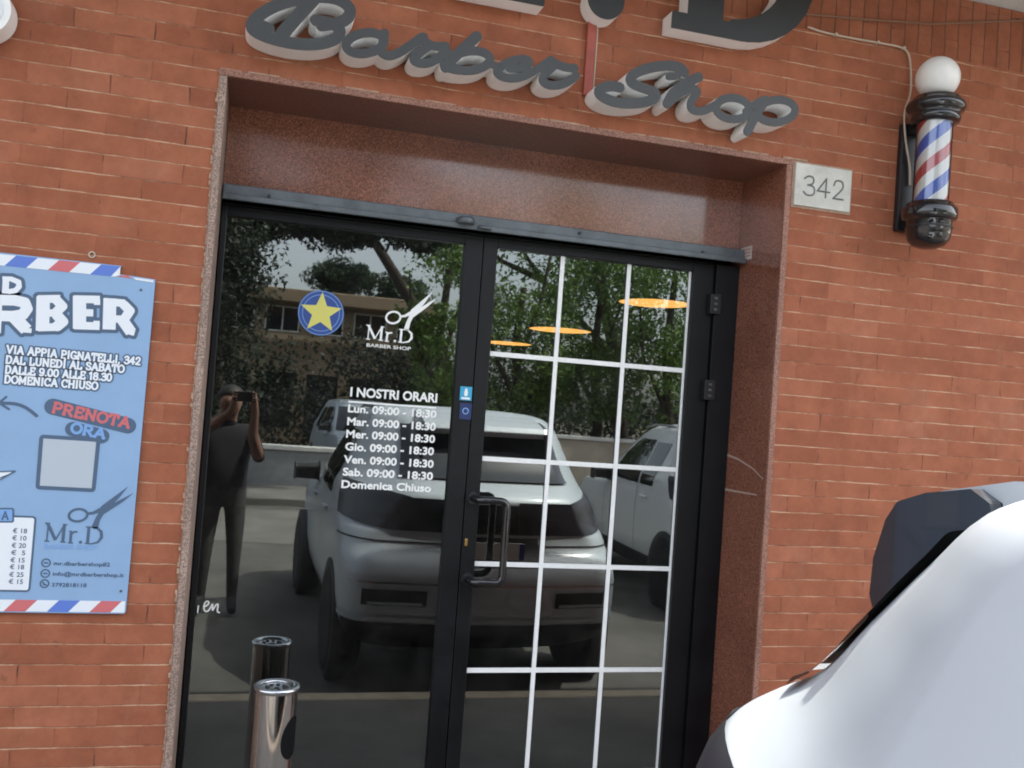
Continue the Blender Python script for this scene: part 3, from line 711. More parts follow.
# star sticker
c = wl((321, 313)); rS = 23*PX*.97
mb = MB(); n_ = 48
def disc(mb, cx, cz, r, y, mi=0): mb.add([(cx+r*math.cos(2*PI*i/48), y, cz+r*math.sin(2*PI*i/48)) for i in range(48)], [tuple(reversed(range(48)))], mi)
disc(mb, c[0], c[1], rS, YD-.0002); star_o = mb.build('star_sticker', M['star_blue'], fx)
rings = [([(c[0]+rr*rS*math.cos(t*PI/24), c[1]+rr*rS*math.sin(t*PI/24)) for t in range(49)], .0026, 'round') for rr in (.965, .80)]
deco('sticker_ring', rings, .0012, M['poster_text_blue'], star_o, y=YD-.0004)
pts = []
for i in range(10):
    a = PI/2+i*PI/5; r_ = rS*(.93 if i % 2 == 0 else .40); pts.append((c[0]+r_*math.cos(a), c[1]+r_*math.sin(a)))
deco('star', [(pts, None, 'poly')], .001, M['star_yellow'], star_o, y=YD-.0008)
# hand lettering low on the glass
en = [([wl(p) for p in smooth([(204, 607), (208.5, 604.5), (209, 601.5), (206, 601), (203.5, 606), (204.5, 611.5), (208, 611.5), (211, 607), (213, 603), (212, 612), (215.5, 605), (218.5, 603.5), (217, 612), (219.5, 612.5)])], 1.3*PX, 'round'),
      ([wl((198.4, 606)), wl((197.6, 612.5))], 1.2*PX, 'round')]
deco('hand_lettering', en, .0012, M['white_vinyl'], fx)

# ------------------------------------------------------------------ hinged door leaf (right)
dr = thing('shop_door', 'black framed glass door with white glazing bars and pull handle', 'door', (1.4, .36, .03))
PX0, PX1, PZ0, PZ1 = .918, 1.772, .13, 2.262
mb = MB()
mb.box(.861, PX0, .336, .385, .03, FZ); mb.box(PX1, 1.868, .336, .385, .03, FZ); mb.box(PX0, PX1, .336, .385, PZ1, FZ); mb.box(PX0, PX1, .336, .385, .03, PZ0)
mb.build('leaf_frame', M['black_paint'], dr, bevel=.003)
mb = MB(); mb.box(1.870, RX1-.001, .318, .385, .03, FZ); mb.box(RX0+.002, 1.870, .325, .39, FZ+.001, 2.305); mb.build('jamb', M['black_paint'], dr, bevel=.003)
mb = MB(); mb.quad((PX0, YG, PZ0), (PX1, YG, PZ0), (PX1, YG, PZ1), (PX0, YG, PZ1)); mb.build('pane', M['door_glass'], dr)
vx = [W(562, 260.2, YG).x+.001, W(628.7, 267.4, YG).x]
hz = [(W(490.2, 353.1, YG).z+W(685.2, 371.3, YG).z)/2, (W(482.9, 457.4, YG).z+W(679, 470.9, YG).z)/2, (W(473.3, 562.6, YG).z+W(670.6, 569.5, YG).z)/2, (W(466.1, 669.3, YG).z+W(663.8, 670.1, YG).z)/2]
hz.append(hz[-1]*2-hz[-2]); bw = .0095
for k, z in enumerate(hz):
    mb = MB(); mb.box(PX0+.001, PX1-.001, YG-.0055, YG-.0015, z-bw, z+bw); mb.build('glazing_bar', M['white_vinyl'], dr, bevel=.001)
for x in vx:
    mb = MB(); mb.box(x-bw*.95, x+bw*.95, YG-.0075, YG-.0056, PZ0+.001, PZ1-.001); mb.build('glazing_bar', M['white_vinyl'], dr, bevel=.0005)
mb = MB(); mb.box(PX1-.011, PX1-.001, YG-.005, YG-.0015, PZ0+.001, PZ1-.001); mb.build('edge_strip', M['white_vinyl'], dr)
# pull handle
ht, hb = W(474, 497, .30), W(467, 586, .30); gx = W(505, 540, .25).x
zt, zb = W(500, 501, .26).z, W(494, 583, .26).z
path = [(.890, .335, zt), (.892, .285, zt), (.90, .268, zt)] + [(.90+(gx-.90)*t, .268-.012*t, zt-.0*t) for t in (.3, .6)]
cr_ = .028
for i in range(7): a = PI/2*i/6; path.append((gx-cr_+cr_*math.sin(a), .254, zt-cr_+cr_*math.cos(a)))
for i in range(7): a = PI/2*i/6; path.append((gx-cr_+cr_*math.cos(a), .254, zb+cr_-cr_*math.sin(a)))
path += [(.90+(gx-.90)*t, .268-.012*t, zb) for t in (.6, .3)] + [(.90, .268, zb), (.892, .285, zb), (.890, .335, zb)]
mb = MB(); mb.tube(path, .0145, 14); hd = mb.build('pull_handle', M['black_gloss'], dr)
for z in (zt, zb):
    mb = MB(); mb.tube([(.890, .3355, z), (.890, .327, z)], .024, 20); mb.build('handle_rose', M['black_plastic'], hd)
p = W(466, 543, .334); mb = MB(); mb.box(p.x-.0055, p.x+.0055, .331, .3358, p.z-.012, p.z+.017); mb.build('key_cylinder', M['brass'], dr, bevel=.002)
for q, mt_ in (((466, 393), 'sticker_cyan'), ((465.5, 411), 'sticker_navy')):
    p = W(*q, .335); s_ = .024
    mb = MB(); mb.box(p.x-s_, p.x+s_, .3345, .3357, p.z-.029 if mt_ == 'sticker_cyan' else p.z-.033, p.z+.025 if mt_ == 'sticker_cyan' else p.z+.031); st_ = mb.build('sticker', M[mt_], dr)
    if mt_ == 'sticker_cyan':
        deco('pictogram', [([(p.x, p.z+.012), (p.x, p.z+.013)], .010, 'round'), ([(p.x, p.z+.004), (p.x, p.z-.006)], .014, 'round'), ([(p.x-.017, p.z-.021), (p.x+.017, p.z-.021)], .008, 'butt')], .001, M['white_vinyl'], st_, y=.3343)
    else:
        deco('pictogram', [([(p.x+.011*math.cos(a*PI/12), p.z+.011*math.sin(a*PI/12)) for a in range(25)], .004, 'round')], .001, M['poster_text_blue'], st_, y=.3343)
for q in ((716, 304), (710, 390)):
    p = W(*q, .30)
    mb = MB(); mb.box(p.x-.024, p.x+.024, .300, .335, p.z-.042, p.z+.042); h_ = mb.build('hinge', M['black_plastic'], dr, bevel=.003)
    for k in (-.024, 0, .024):
        mb = MB(); mb.box(p.x-.008, p.x+.006, .296, .2998, p.z+k-.005, p.z+k+.005); mb.build('hinge_screw', M['steel_grey'], h_, bevel=.001)

# small label stuck to the right reveal
p = W(748, 248, .30)
st_ = thing('reveal_label', 'small pale paper label stuck on the right granite jamb by the rail', 'label', (RX1, .28, 2.34))
mb = MB(); zc = 2.352; mb.box(RX1-.0035, RX1-.0022, .225, .315, zc-.03, zc+.026); s0 = mb.build('paper', M['sticker_pale'], st_)
mb = MB()
for k in range(3): mb.box(RX1-.0042, RX1-.0036, .235, .305, zc+.012-k*.014, zc+.0155-k*.014)
mb.build('print', M['red_paint'], s0)

# ------------------------------------------------------------------ raised sign letters
def letters(name, label, strokes_px, wpx, y_front, depth, face, scale=1.0, iso=0.0):
    k = (DC+y_front)/FPX
    def map_(p): return WX(p[0], p[1], y_front)
    st = []
    for pts, wd, kind in strokes_px:
        st.append(([map_(p) for p in pts], None if wd is None else (wd*k if np.ndim(wd) == 0 else [q*k for q in wd]), kind))
    lp = sdf_loops(st, .0022, iso)
    xs = [q for l in lp for q in l]; cx = sum(q[0] for q in xs)/len(xs); cz = min(q[1] for q in xs)
    t = thing(name, label, 'sign letters', (cx, 0, cz))
    solid('face', lp, y_front-.004, .004, face, t, tol=.0004)
    lp2 = sdf_loops(st, .0022, iso-.0008)
    solid('return', lp, y_front+.0002, depth-.002, [M['white_acrylic'], M['white_acrylic']], t, tol=.0004)
    for q in range(0):
        pass
    return t
def z1(pts, k=2): return smooth([(224+x/5.12, y/5.12) for x, y in pts], k)
def z2(pts, k=2): return smooth([(400+x/5.12, y/5.12) for x, y in pts], k)
def z3(pts, k=2): return smooth([(570+x/3.938, y/3.938) for x, y in pts], k)
SW = 9.0
barber = [
  (z1([(470,105),(560,122),(600,155),(575,205),(480,230),(360,226),(240,200),(160,165),(135,135),(170,85),(250,35),(350,2),(470,-18),(580,-8),(645,35),(645,85),(600,118),(500,132)]), 11.5, 'round'),
  (z1([(455,0),(400,60),(340,125),(295,180)], 1), 13.0, 'round'),
  (z1([(140,140),(190,125),(235,145)]), 9.0, 'round'),
  ([(224+x/5.12, y/5.12) for x, y in arc(722, 222, 98, 52, 0, 360, 28, -.16)], SW, 'round'),
  (z1([(822,172),(812,225),(800,270),(845,292),(905,268),(960,228),(1000,200)]), SW, 'round'),
  (z2([(-10,275),(50,238),(122,190)]), 8.5, 'round'), (z2([(110,192),(135,222),(175,240),(232,238)]), SW, 'round'),
  (z2([(150,235),(95,275),(62,300),(85,325),(150,326),(205,292),(240,262)]), SW, 'round'),
  (z2([(392,188),(335,240),(270,300),(232,345)], 1), 11.0, 'round'),
  ([(400+x/5.12, y/5.12) for x, y in arc(360, 312, 100, 50, 0, 360, 28, -.10)], SW, 'round'),
  (z2([(225,335),(250,352),(300,360)]), SW, 'round'), (z2([(440,330),(475,330),(510,350)]), 7.5, 'round'),
  (z2([(560,352),(620,352),(668,325),(650,302),(590,305),(520,335),(488,368),(520,398),(600,405),(680,372),(760,315)]), 8.5, 'round'),
  (z2([(770,308),(800,330),(850,348),(892,350)]), SW, 'round'),
  (z2([(790,335),(745,375),(722,412),(760,440),(830,436),(885,405),(900,388)]), SW, 'round')]
letters('script_word', 'raised charcoal script word Barber with white sides above the doorway', barber, SW, -.105, .10, M['sign_dark'])
shop = [
  (z3([(450,285),(430,262),(370,258),(300,270),(240,296),(235,328),(290,348),(345,368),(325,398),(250,410),(170,404),(112,375),(115,348),(160,338),(195,345)]), 11.0, 'round'),
  (z3([(505,305),(450,330),(400,370),(382,408)]), 11.0, 'round'), (z3([(445,278),(420,302),(388,302)]), 8, 'round'),
  (z3([(390,405),(430,368),(482,345),(505,362),(472,402),(475,434),(520,442),(570,415)]), SW, 'round'),
  ([(570+x/3.938, y/3.938) for x, y in arc(640, 428, 66, 42, 0, 360, 26, .08)], SW, 'round'),
  (z3([(690,440),(722,412),(760,392)]), 8, 'round'),
  (z3([(768,396),(735,445),(698,518)]), 10.5, 'round'),
  ([(570+x/3.938, y/3.938) for x, y in arc(812, 438, 74, 44, 0, 360, 26, -.10)], SW, 'round')]
letters('script_word', 'raised charcoal script word Shop with white sides above the doorway', shop, SW, -.105, .10, M['sign_dark'])
# the upper row: slab letters cut by the photo's edge, full height here
yf = -.085; base = (W(545, 14, yf).z+W(700, 47, yf).z)/2
def lx(px, py): return W(px, py, yf).x
bt_ = W(540, 9, yf).z
Hc = .52
def upper(name, label, strokes):
    lp = sdf_loops(strokes, .003)
    xs = [q for l in lp for q in l]; t = thing(name, label, 'sign letter', (sum(q[0] for q in xs)/len(xs), 0, min(q[1] for q in xs)))
    solid('face', lp, yf-.004, .004, M['sign_black'], t, tol=.0005); solid('return', lp, yf+.0002, .08, [M['white_acrylic'], M['white_acrylic']], t, tol=.0005)
    return t
zb_ = W(400+738/5.12, 35/5.12, yf).z                     # bottom edge of the r
xr0, xr1 = lx(452, -6), lx(544, 7)
upper('sign_letter', 'black slab letter r of the sign row over the word Barber', [([(xr0, zb_+.03), (xr1, zb_+.03)], .06, 'butt'), ([((xr0+xr1)/2-.01, zb_+.02), ((xr0+xr1)/2-.01, zb_+.40)], .13, 'butt'), ([(xr0, zb_+.37), ((xr0+xr1)/2, zb_+.37)], .06, 'butt'),
      ([((xr0+xr1)/2, zb_+.28), (xr1-.02, zb_+.37), (xr1+.06, zb_+.33)], .10, 'round')])
cdot = W(606, 0, yf); rdot = 21*(DC+yf)/FPX
upper('sign_letter', 'round black full stop of the sign row between r and D', [([(cdot.x, cdot.z), (cdot.x+.0001, cdot.z)], rdot*2, 'round')])
xd0, xd1 = lx(671, 26), lx(811, 22); zd = W(690, 31.5, yf).z
upper('sign_letter', 'large black slab letter D of the sign row over the word Shop', [([(xd0, zd+.032), (xd0+.30, zd+.032)], .064, 'butt'), ([(xd0, zd+.50), (xd0+.30, zd+.50)], .064, 'butt'),
      ([(xd0+.135, zd+.03), (xd0+.135, zd+.50)], .145, 'butt'),
      ([(xd0+.26, zd+.04)]+[(xd0+.26+(xd1-xd0-.26-.065)*math.sin(a*PI/16), zd+.266-(.226)*math.cos(a*PI/16)) for a in range(1, 16)]+[(xd0+.26, zd+.492)], [.075]+[.075+.06*math.sin(a*PI/16) for a in range(1, 16)]+[.075], 'round')])
xm1 = xr0-.10
upper('sign_letter', 'black slab letter M at the left end of the sign row', [([(xm1-.62, zb_+.03), (xm1-.40, zb_+.03)], .06, 'butt'), ([(xm1-.24, zb_+.03), (xm1, zb_+.03)], .06, 'butt'), ([(xm1-.52, zb_+.03), (xm1-.52, zb_+Hc)], .09, 'butt'), ([(xm1-.12, zb_+.03), (xm1-.12, zb_+Hc)], .13, 'butt'),
      ([(xm1-.52, zb_+Hc-.03), (xm1-.32, zb_+.12)], .12, 'butt'), ([(xm1-.32, zb_+.12), (xm1-.12, zb_+Hc-.03)], .07, 'butt')])
# red cable cover dropping from the full stop
a, b_ = W(591, 24, -.01), W(588, 88, -.01)
cc = thing('cable_cover', 'red painted cable cover strip between the full stop and the word Shop', 'cable cover', (b_.x, 0, b_.z))
mb = MB(); mb.box(b_.x-.019, b_.x+.016, -.018, -.0005, b_.z-.03, a.z+.04); mb.build('trunking', M['red_paint'], cc, bevel=.003)
mb = MB(); mb.tube([(b_.x+.022, -.006, b_.z-.03), (b_.x+.0225, -.006, (a.z+b_.z)/2), (b_.x+.022, -.006, a.z+.05)], .0035, 8); mb.build('wire', M['cable'], cc)

# ------------------------------------------------------------------ barber pole
PXc, PYc = 2.532, -.15
bp_ = thing('barber_pole', 'barber pole lamp with white globe and red white blue stripes', 'barber pole', (PXc, 0, 2.38))
mb = MB(); mb.box(PXc-.055, PXc+.055, -.03, -.0005, 2.46, 2.90); mb.build('back_plate', M['black_plastic'], bp_, bevel=.006)
mb = MB(); mb.box(PXc-.03, PXc+.03, -.10, -.03, 2.85, 2.90); mb.box(PXc-.03, PXc+.03, -.10, -.03, 2.46, 2.51); mb.build('bracket', M['black_plastic'], bp_, bevel=.006)
mb = MB(); mb.lathe([(.05, 2.868), (.088, 2.872), (.094, 2.882), (.094, 2.900), (.088, 2.906), (.100, 2.912), (.110, 2.924), (.112, 2.936), (.106, 2.950), (.094, 2.956), (.09, 2.968), (.08, 2.976), (.05, 2.980)], 48, (PXc, PYc, 0)); mb.build('top_cap', M['black_gloss'], bp_)
mb = MB(); mb.lathe([(.03, -.079)]+[(.083*math.cos(R(a)), .083*math.sin(R(a))) for a in range(-65, 90, 6)]+[(.0005, .083)], 40, (PXc, PYc, 3.052)); mb.build('globe', M['white_globe'], bp_)
tb = MB(); tb.lathe([(.062, -.17), (.062, .15)], 64, (0, 0, 0), cap=False); o = tb.build('striped_tube', M['stripes'], bp_, local=True); o.location = Vector((PXc, PYc, 2.72))-ORG[bp_]
mb = MB(); mb.lathe([(.067, 2.552), (.068, 2.872)], 64, (PXc, PYc, 0), cap=False); mb.build('glass_sleeve', glass_mat('sleeve_glass', .02, (.97, .97, .97)), bp_)
mb = MB(); mb.lathe([(.0005, 2.372), (.03, 2.374), (.06, 2.385), (.078, 2.405), (.084, 2.43), (.085, 2.478), (.090, 2.482), (.101, 2.488), (.104, 2.50), (.104, 2.524), (.100, 2.532), (.092, 2.536), (.088, 2.548), (.082, 2.553), (.05, 2.553)], 48, (PXc, PYc, 0)); mb.build('bottom_cap', M['black_gloss'], bp_)
mb = MB(); mb.lathe([(.086, -.004), (.089, 0), (.086, .004)], 48, (PXc, PYc, 2.455)); mb.build('cap_band', M['black_plastic'], bp_)
# feed cable
cq = [(808, 27), (822, 32), (850, 38), (880, 43), (902, 47), (909, 53), (911, 70), (911, 95), (905, 108), (904, 122), (906, 145), (910, 165), (910, 185)]
pts = [W(x, y, -.008-.030*min(1, max(0, (y-88)/22))) for x, y in smooth(cq, 2)]
for i, p in enumerate(pts):
    pass
cb_ = thing('feed_cable', 'cream cable clipped to the brick beside the barber pole', 'cable', (pts[-1].x, 0, pts[-1].z))
mb = MB(); mb.tube(pts, .0042, 8); mb.build('flex', M['cable'], cb_)
for q in ((836, 34.5), (878, 42.5), (904, 48)):
    p = W(*q, -.01); mb = MB(); mb.tube([(p.x, -.001, p.z), (p.x, -.016, p.z)], .006, 8); mb.build('clip', M['cable'], cb_)
pts = [W(805, 14, -.006), W(860, 19, -.006), W(930, 24, -.006), W(1030, 20, -.006), W(1150, 22, -.006)]
cb2 = thing('wall_cable', 'thin brown cable running level across the upper brickwork', 'cable', (pts[2].x, 0, pts[2].z))
mb = MB(); mb.tube(pts, .004, 8); mb.build('flex', mat('brown_cable', (.24, .13, .085), .7), cb2)

# ------------------------------------------------------------------ number tile
a, b_, c_, d_ = WX(796, 162.5, -.012), WX(853, 170.5, -.012), WX(849, 211.5, -.012), WX(794, 205.5, -.012)
tx0, tx1, tz0, tz1 = (a[0]+d_[0])/2, (b_[0]+c_[0])/2, (c_[1]+d_[1])/2, (a[1]+b_[1])/2
nt_ = thing('number_tile', 'white marble house number tile reading 342', 'house number', ((tx0+tx1)/2, 0, tz0))
mb = MB(); mb.box(tx0, tx1, -.012, -.0005, tz0, tz1); mb.build('tile', M['marble'], nt_, bevel=.003)
mb = MB(); q = .008; mb.box(tx0-q, tx1+q, -.004, .0, tz0-q, tz1+q); mb.build('mortar_bed', M['mortar'], nt_)
w_ = tx1-tx0
st = stroke_text('342', (tx0+w_*.12, tz0+.045), (tx1-w_*.10, tz0+.045), .075, .0068, slab=False)
deco('digits', st, .0012, M['ink'], nt_, y=-.0125, depth=.0008)

# ------------------------------------------------------------------ poster board
YP = -.014
pc = thing('poster_board', 'light blue barber price poster fixed to the brick', 'poster', (-.6, 0, .87))
def wp(q): return WX(q[0], q[1], YP)
xR = (wp((155, 280))[0]+wp((124, 614))[0])/2; zT = wp((154, 279.5))[1]; zB = wp((100, 613.5))[1]; xL = xR-.80
xN = wp((122, 265.5))[0]; zTT = wp((60, 259))[1]; zS = wp((60, 272.5))[1]-.0
outline = [(xL, zB), (xR-.006, zB), (xR, zB+.006), (xR+.006, zT), (wp((134, 277))[0], zT+.004), (wp((116, 274))[0], zT+.006), (xN, zTT-.002), (xL, zTT+.004)]
solid('board', [outline], YP, .012, [M['poster_blue'], M['poster_navy']], pc)
YQ = YP-.0006
def pst(name, strokes, mt_, lay, h=.0012, iso=0): return solid(name, sdf_loops(strokes, h, iso), YQ-.0006*lay, .0005, mt_, pc, tol=h*.12)
# striped borders
def stripes(name, z0, z1, xs, slant, seq, lim):
    for i, (x, c_) in enumerate(zip(xs, seq)):
        x2 = xs[i+1] if i+1 < len(xs) else lim
        P_ = [(x, z0), (x2, z0), (x2+slant, z1), (x+slant, z1)]
        P_ = [(max(xL, min(lim, q[0])), q[1]) for q in P_]
        if P_[1][0]-P_[0][0] < .001 and P_[2][0]-P_[3][0] < .001: continue
        solid(name, [P_], YQ-.0006, .0005, M[c_], pc)
u = .062
bz0, bz1 = zB+.004, zB+.040
xs = [xR-.008-u*.62-u*k for k in range(14)][::-1]
seq = [['poster_white', 'poster_red', 'poster_white', 'poster_stripe_blue'][(13-k) % 4] for k in range(14)]
stripes('border_stripe', bz0, bz1, xs, .032, seq, xR-.004)
tz0_, tz1_ = zS+.004, zTT-.004
xs = [xN-.03-u*k for k in range(12)][::-1]
seq = [['poster_white', 'poster_stripe_blue', 'poster_white', 'poster_red'][(11-k) % 4] for k in range(12)]
stripes('border_stripe', tz0_, tz1_, xs, .030, seq, xN-.004)
solid('border_stripe', [[wp((116, 276.3)), wp((132, 278.6)), wp((128, 275.4)), (xN-.012, tz0_+.004)]], YQ-.0006, .0005, M['poster_red'], pc)
solid('border_stripe', [[wp((136, 280)), (xR, zT-.010), (xR, zT-.002), wp((133, 277.4))]], YQ-.0006, .0005, M['poster_white'], pc)
# headline: D over RBER
def poly_letter(px_pts): return ([wp((x/4.8, 240+y/4.8)) for x, y in px_pts], None, 'poly')
kP = (DC+YP)/FPX
def bl(pts, wd, kind='butt'): return ([wp((x/4.8, 240+y/4.8)) for x, y in pts], wd/4.8*kP, kind)
def halves(center, rx, ry): return None
head = [bl([(-18,270),(-26,446)],50), bl([(0,288),(70,290),(118,300),(130,330),(110,358),(60,366),(0,364)],46,'round'), bl([(70,372),(128,432)],52,'butt'), bl([(98,432),(152,436)],20),
        bl([(208,272),(204,436)],54), bl([(182,284),(290,282)],34), bl([(275,292),(300,318),(275,342)],40,'round'), bl([(182,352),(270,350)],32), bl([(275,362),(302,392),(275,414)],44,'round'), bl([(182,420),(280,418)],34),
        bl([(382,268),(382,426)],54), bl([(356,284),(480,286)],34), bl([(356,348),(448,350)],32), bl([(356,410),(478,414)],34), bl([(466,286),(466,312)],26), bl([(464,388),(464,414)],26),
        bl([(528,280),(524,430)],54), bl([(502,296),(600,304)],34), bl([(596,312),(624,340),(604,370)],40,'round'), bl([(502,378),(596,380)],32), bl([(588,384),(630,444)],48), bl([(604,436),(646,448)],24),
        bl([(-160,290),(-176,446)],52), bl([(-150,290),(-96,446)],52), bl([(-160,400),(-100,400)],30),
        bl([(-290,280),(-300,446)],54), bl([(-312,292),(-230,290)],34), bl([(-240,300),(-216,330),(-240,354)],40,'round'), bl([(-312,360),(-240,358)],32), bl([(-240,370),(-212,402),(-240,428)],44,'round'), bl([(-312,434),(-240,432)],34)]
dl = [bl([(30,176),(26,252)],26), bl([(12,184),(60,186)],18), bl([(55,188),(90,202),(92,224),(76,242),(45,248)],22,'round'), bl([(10,246),(50,248)],18)]
for nm, s_ in (('headline', head), ('headline', dl)):
    pst(nm+'_outline', s_, M['poster_navy' if 0 else 'poster_grey'], 1, iso=.0105)
    pst(nm+'_lettering', s_, M['poster_white'], 2)
# address block
blk = [('VIA APPIA PIGNATELLI, 342', (6, 352.8), (140.5, 364.8)), ('DAL LUNED\u00cc AL SABATO', (5.2, 363), (124.4, 372.6)), ('DALLE 9.00 ALLE 18.30', (4.6, 373), (111.8, 381)), ('DOMENICA CHIUSO', (3.8, 382.6), (98, 389.6))]
als = []
for tx, a, b_ in blk:
    pa, pb = wp(a), wp(b_); als.append(stroke_text(tx, pa, pb, 6.6*kP, 1.65*kP, wser=1.5*kP))
for s_ in als: pst('address_outline', s_, M['poster_grey'], 1, h=.0013, iso=.0045)
for s_ in als: pst('address_lettering', s_, M['poster_white'], 2, h=.0008)
# booking call
def q7(x, y): return wp((x/6.023, 380+y/6.023))
pst('call_panel', [([q7(320,160), q7(770,275)], 88/6.02*kP, 'round')], M['poster_grey'], 1, h=.002)
pst('call_panel', [([q7(440,295), q7(612,338)], 80/6.02*kP, 'round')], M['poster_grey'], 2, h=.002)
pst('call_lettering', stroke_text('PRENOTA', q7(308,192), q7(780,288), 54/6.02*kP, 2.5*kP, wser=2.1*kP), M['poster_red'], 3, h=.0009)
pst('call_lettering', stroke_text('ORA', q7(420,312), q7(632,352), 52/6.02*kP, 2.5*kP, wser=2.1*kP), M['poster_text_blue'], 3, h=.0009)
# code panel (its square code is left out)
def rrect(a, b_, c_, d_): return [a, b_, c_, d_, a]
qp = [q7(262,352), q7(580,372), q7(552,652), q7(240,636)]
pst('code_panel_frame', [(qp, None, 'poly')], M['poster_grey'], 1, h=.0015, iso=.012)
pst('code_panel', [(qp, None, 'poly')], M['poster_pale'], 2, h=.0015)
# curved arrow
pst('arrow', [([q7(x, y) for x, y in smooth([(-60,140),(0,140),(90,140),(160,165),(220,215)])], [3.0*kP]*len(smooth([(0,0)]*5)), 'round'), ([q7(38,102), q7(-5,138), q7(55,176)], 2.0*kP, 'round')], M['poster_grey'], 1, h=.0013)
pst('paper_plane', [([q7(-60,560), q7(92,548), q7(-10,612), q7(-60,600)], None, 'poly')], M['poster_white'], 2, h=.0015)
pst('paper_plane_outline', [([q7(-60,555), q7(92,548), q7(-20,612)], 1.2*kP, 'round'), ([q7(60,566), q7(-30,600)], .8*kP, 'round')], M['poster_grey'], 3, h=.0012)
# logo
def q8(x, y): return wp((x/5.118, 480+y/5.118))
sx = lambda p: q8(400+(p[0]-393.3)*7.0, 178+(p[1]-317.5)*6.2)
sxm = lambda p: q8(400+(p[0]-393.3)*6.6, 180+(p[1]-317.5)*5.4-(p[0]-393.3)*.25)
kq = 6.0/5.118*kP
pst('scissors_mark', scissors(sxm, kq*.95), M['poster_grey'], 1, h=.0009)
mm = lambda p: q8(228+(p[0]-366)*6.4, 312+(p[1]-339)*6.6-(p[0]-366)*.25)
pst('logo_lettering', mrd(mm, kq), M['poster_grey'], 1, h=.0009)
a, b_ = q8(226, 350), q8(498, 358); ftext('logo_small_lettering', 'BARBER SHOP', a[0], a[1], b_[0], 22/5.118*kP, YQ-.0006, .0005, M['poster_text_blue'], pc)
for tx, a, b_ in (('mr.dbarbershop82', (275, 438), (562, 440)), ('info@mrdbarbershop.it', (270, 492), (632, 494)), ('3792818118', (265, 546), (442, 548))):
    pa, pb = q8(*a), q8(*b_); ftext('contact_lettering', tx, pa[0], (pa[1]+pb[1])/2, pb[0], 19/5.118*kP, YQ-.0006, .0005, M['poster_navy'], pc, bold=.012)
for i, (x, y) in enumerate(((236, 424), (232, 478), (228, 530))):
    c_ = q8(x, y); r_ = 3.5*kP
    pst('contact_icon', [([(c_[0]+r_*math.cos(t*PI/12), c_[1]+r_*math.sin(t*PI/12)) for t in range(25)], 1.2*kP, 'round')] + ([([(c_[0]-r_*.35, c_[1]+r_*.3), (c_[0]-r_*.1, c_[1]-r_*.25), (c_[0]+r_*.4, c_[1]-r_*.3)], 1.4*kP, 'round')] if i == 2 else [([(c_[0]-r_*.4, c_[1]), (c_[0]+r_*.4, c_[1])], 1.3*kP, 'round')]), M['poster_grey'], 1, h=.0009)
# price card
card = [q8(-420, 205), q8(150, 205), q8(160, 545), q8(-420, 545)]
zc1, zc0 = q8(60, 200)[1], q8(60, 552)[1]; xc1 = q8(150, 380)[0]
card = [(xL+.05, zc0), (xc1, zc0), (xc1, zc1), (xL+.05, zc1)]
pst('price_card_frame', [(card, None, 'poly')], M['poster_grey'], 1, h=.003, iso=.012)
pst('price_card', [(card, None, 'poly')], M['poster_white'], 2, h=.003, iso=.006)
tb_ = [q8(-300, 152), q8(62, 152), q8(62, 208), q8(-300, 208)]
pst('price_tab_frame', [(tb_, None, 'poly')], M['poster_grey'], 3, h=.002, iso=.006)
pst('price_tab', [(tb_, None, 'poly')], M['poster_text_blue'], 4, h=.002, iso=.001)
pst('price_tab_lettering', stroke_text('A', q8(8, 200), q8(46, 200), 34/5.118*kP, 1.3*kP), M['poster_grey'], 5, h=.0009)
for i, (pr, y) in enumerate(zip(('\u20ac 18', '\u20ac 10', '\u20ac 20', '\u20ac  5', '\u20ac 15', '\u20ac 18', '\u20ac 25', '\u20ac 15'), (270, 307, 345, 382, 420, 455, 494, 530))):
    pa, pb = q8(66-i*3, y), q8(138-i*3, y+1); ftext('price_lettering', pr, pa[0], pa[1], pb[0], 22/5.118*kP, YQ-.0018, .0005, M['poster_navy'], pc, bold=.012)
for q in ((141, 290), (121, 591)):
    p = W(q[0], q[1], YP); mb = MB(); mb.lathe([(.0045, -.002), (.004, .001), (.001, .002)], 12, (0, 0, 0)); mb.v = [(p.x+v[0], YP-.0002-v[2]-.001, p.z+v[1]) for v in mb.v]; mb.build('screw', M['steel_grey'], pc)
p = W(92, 255, 0); ey = thing('wall_eyelet', 'tiny pale ring screwed into the brick above the poster', 'eyelet', (p.x, 0, p.z))
mb = MB(); mb.tube([(p.x+.009*math.cos(t*PI/10), -.004, p.z+.009*math.sin(t*PI/10)) for t in range(20)], .0025, 8, closed=True); mb.build('ring', M['cable'], ey)

# round sign at the far left
p = W(-21, 6, -.10); rs = thing('round_wall_sign', 'white round sign disc on the brick at the top left corner', 'sign', (p.x, 0, p.z))
def ydisc(r, y0, y1, cx, cz, seg=56):
    mb = MB(); mb.lathe([(r, 0), (r, y1-y0)], seg, (0, 0, 0)); mb.v = [(cx+v[0], y1-v[2], cz+v[1]) for v in mb.v]
    return mb
ydisc(.088, -.10, -.012, p.x, p.z).build('rim', M['white_acrylic'], rs)
ydisc(.068, -.106, -.1005, p.x, p.z).build('face', M['poster_white'], rs)
ydisc(.03, -.0118, -.0005, p.x, p.z).build('fixing', M['black_plastic'], rs)

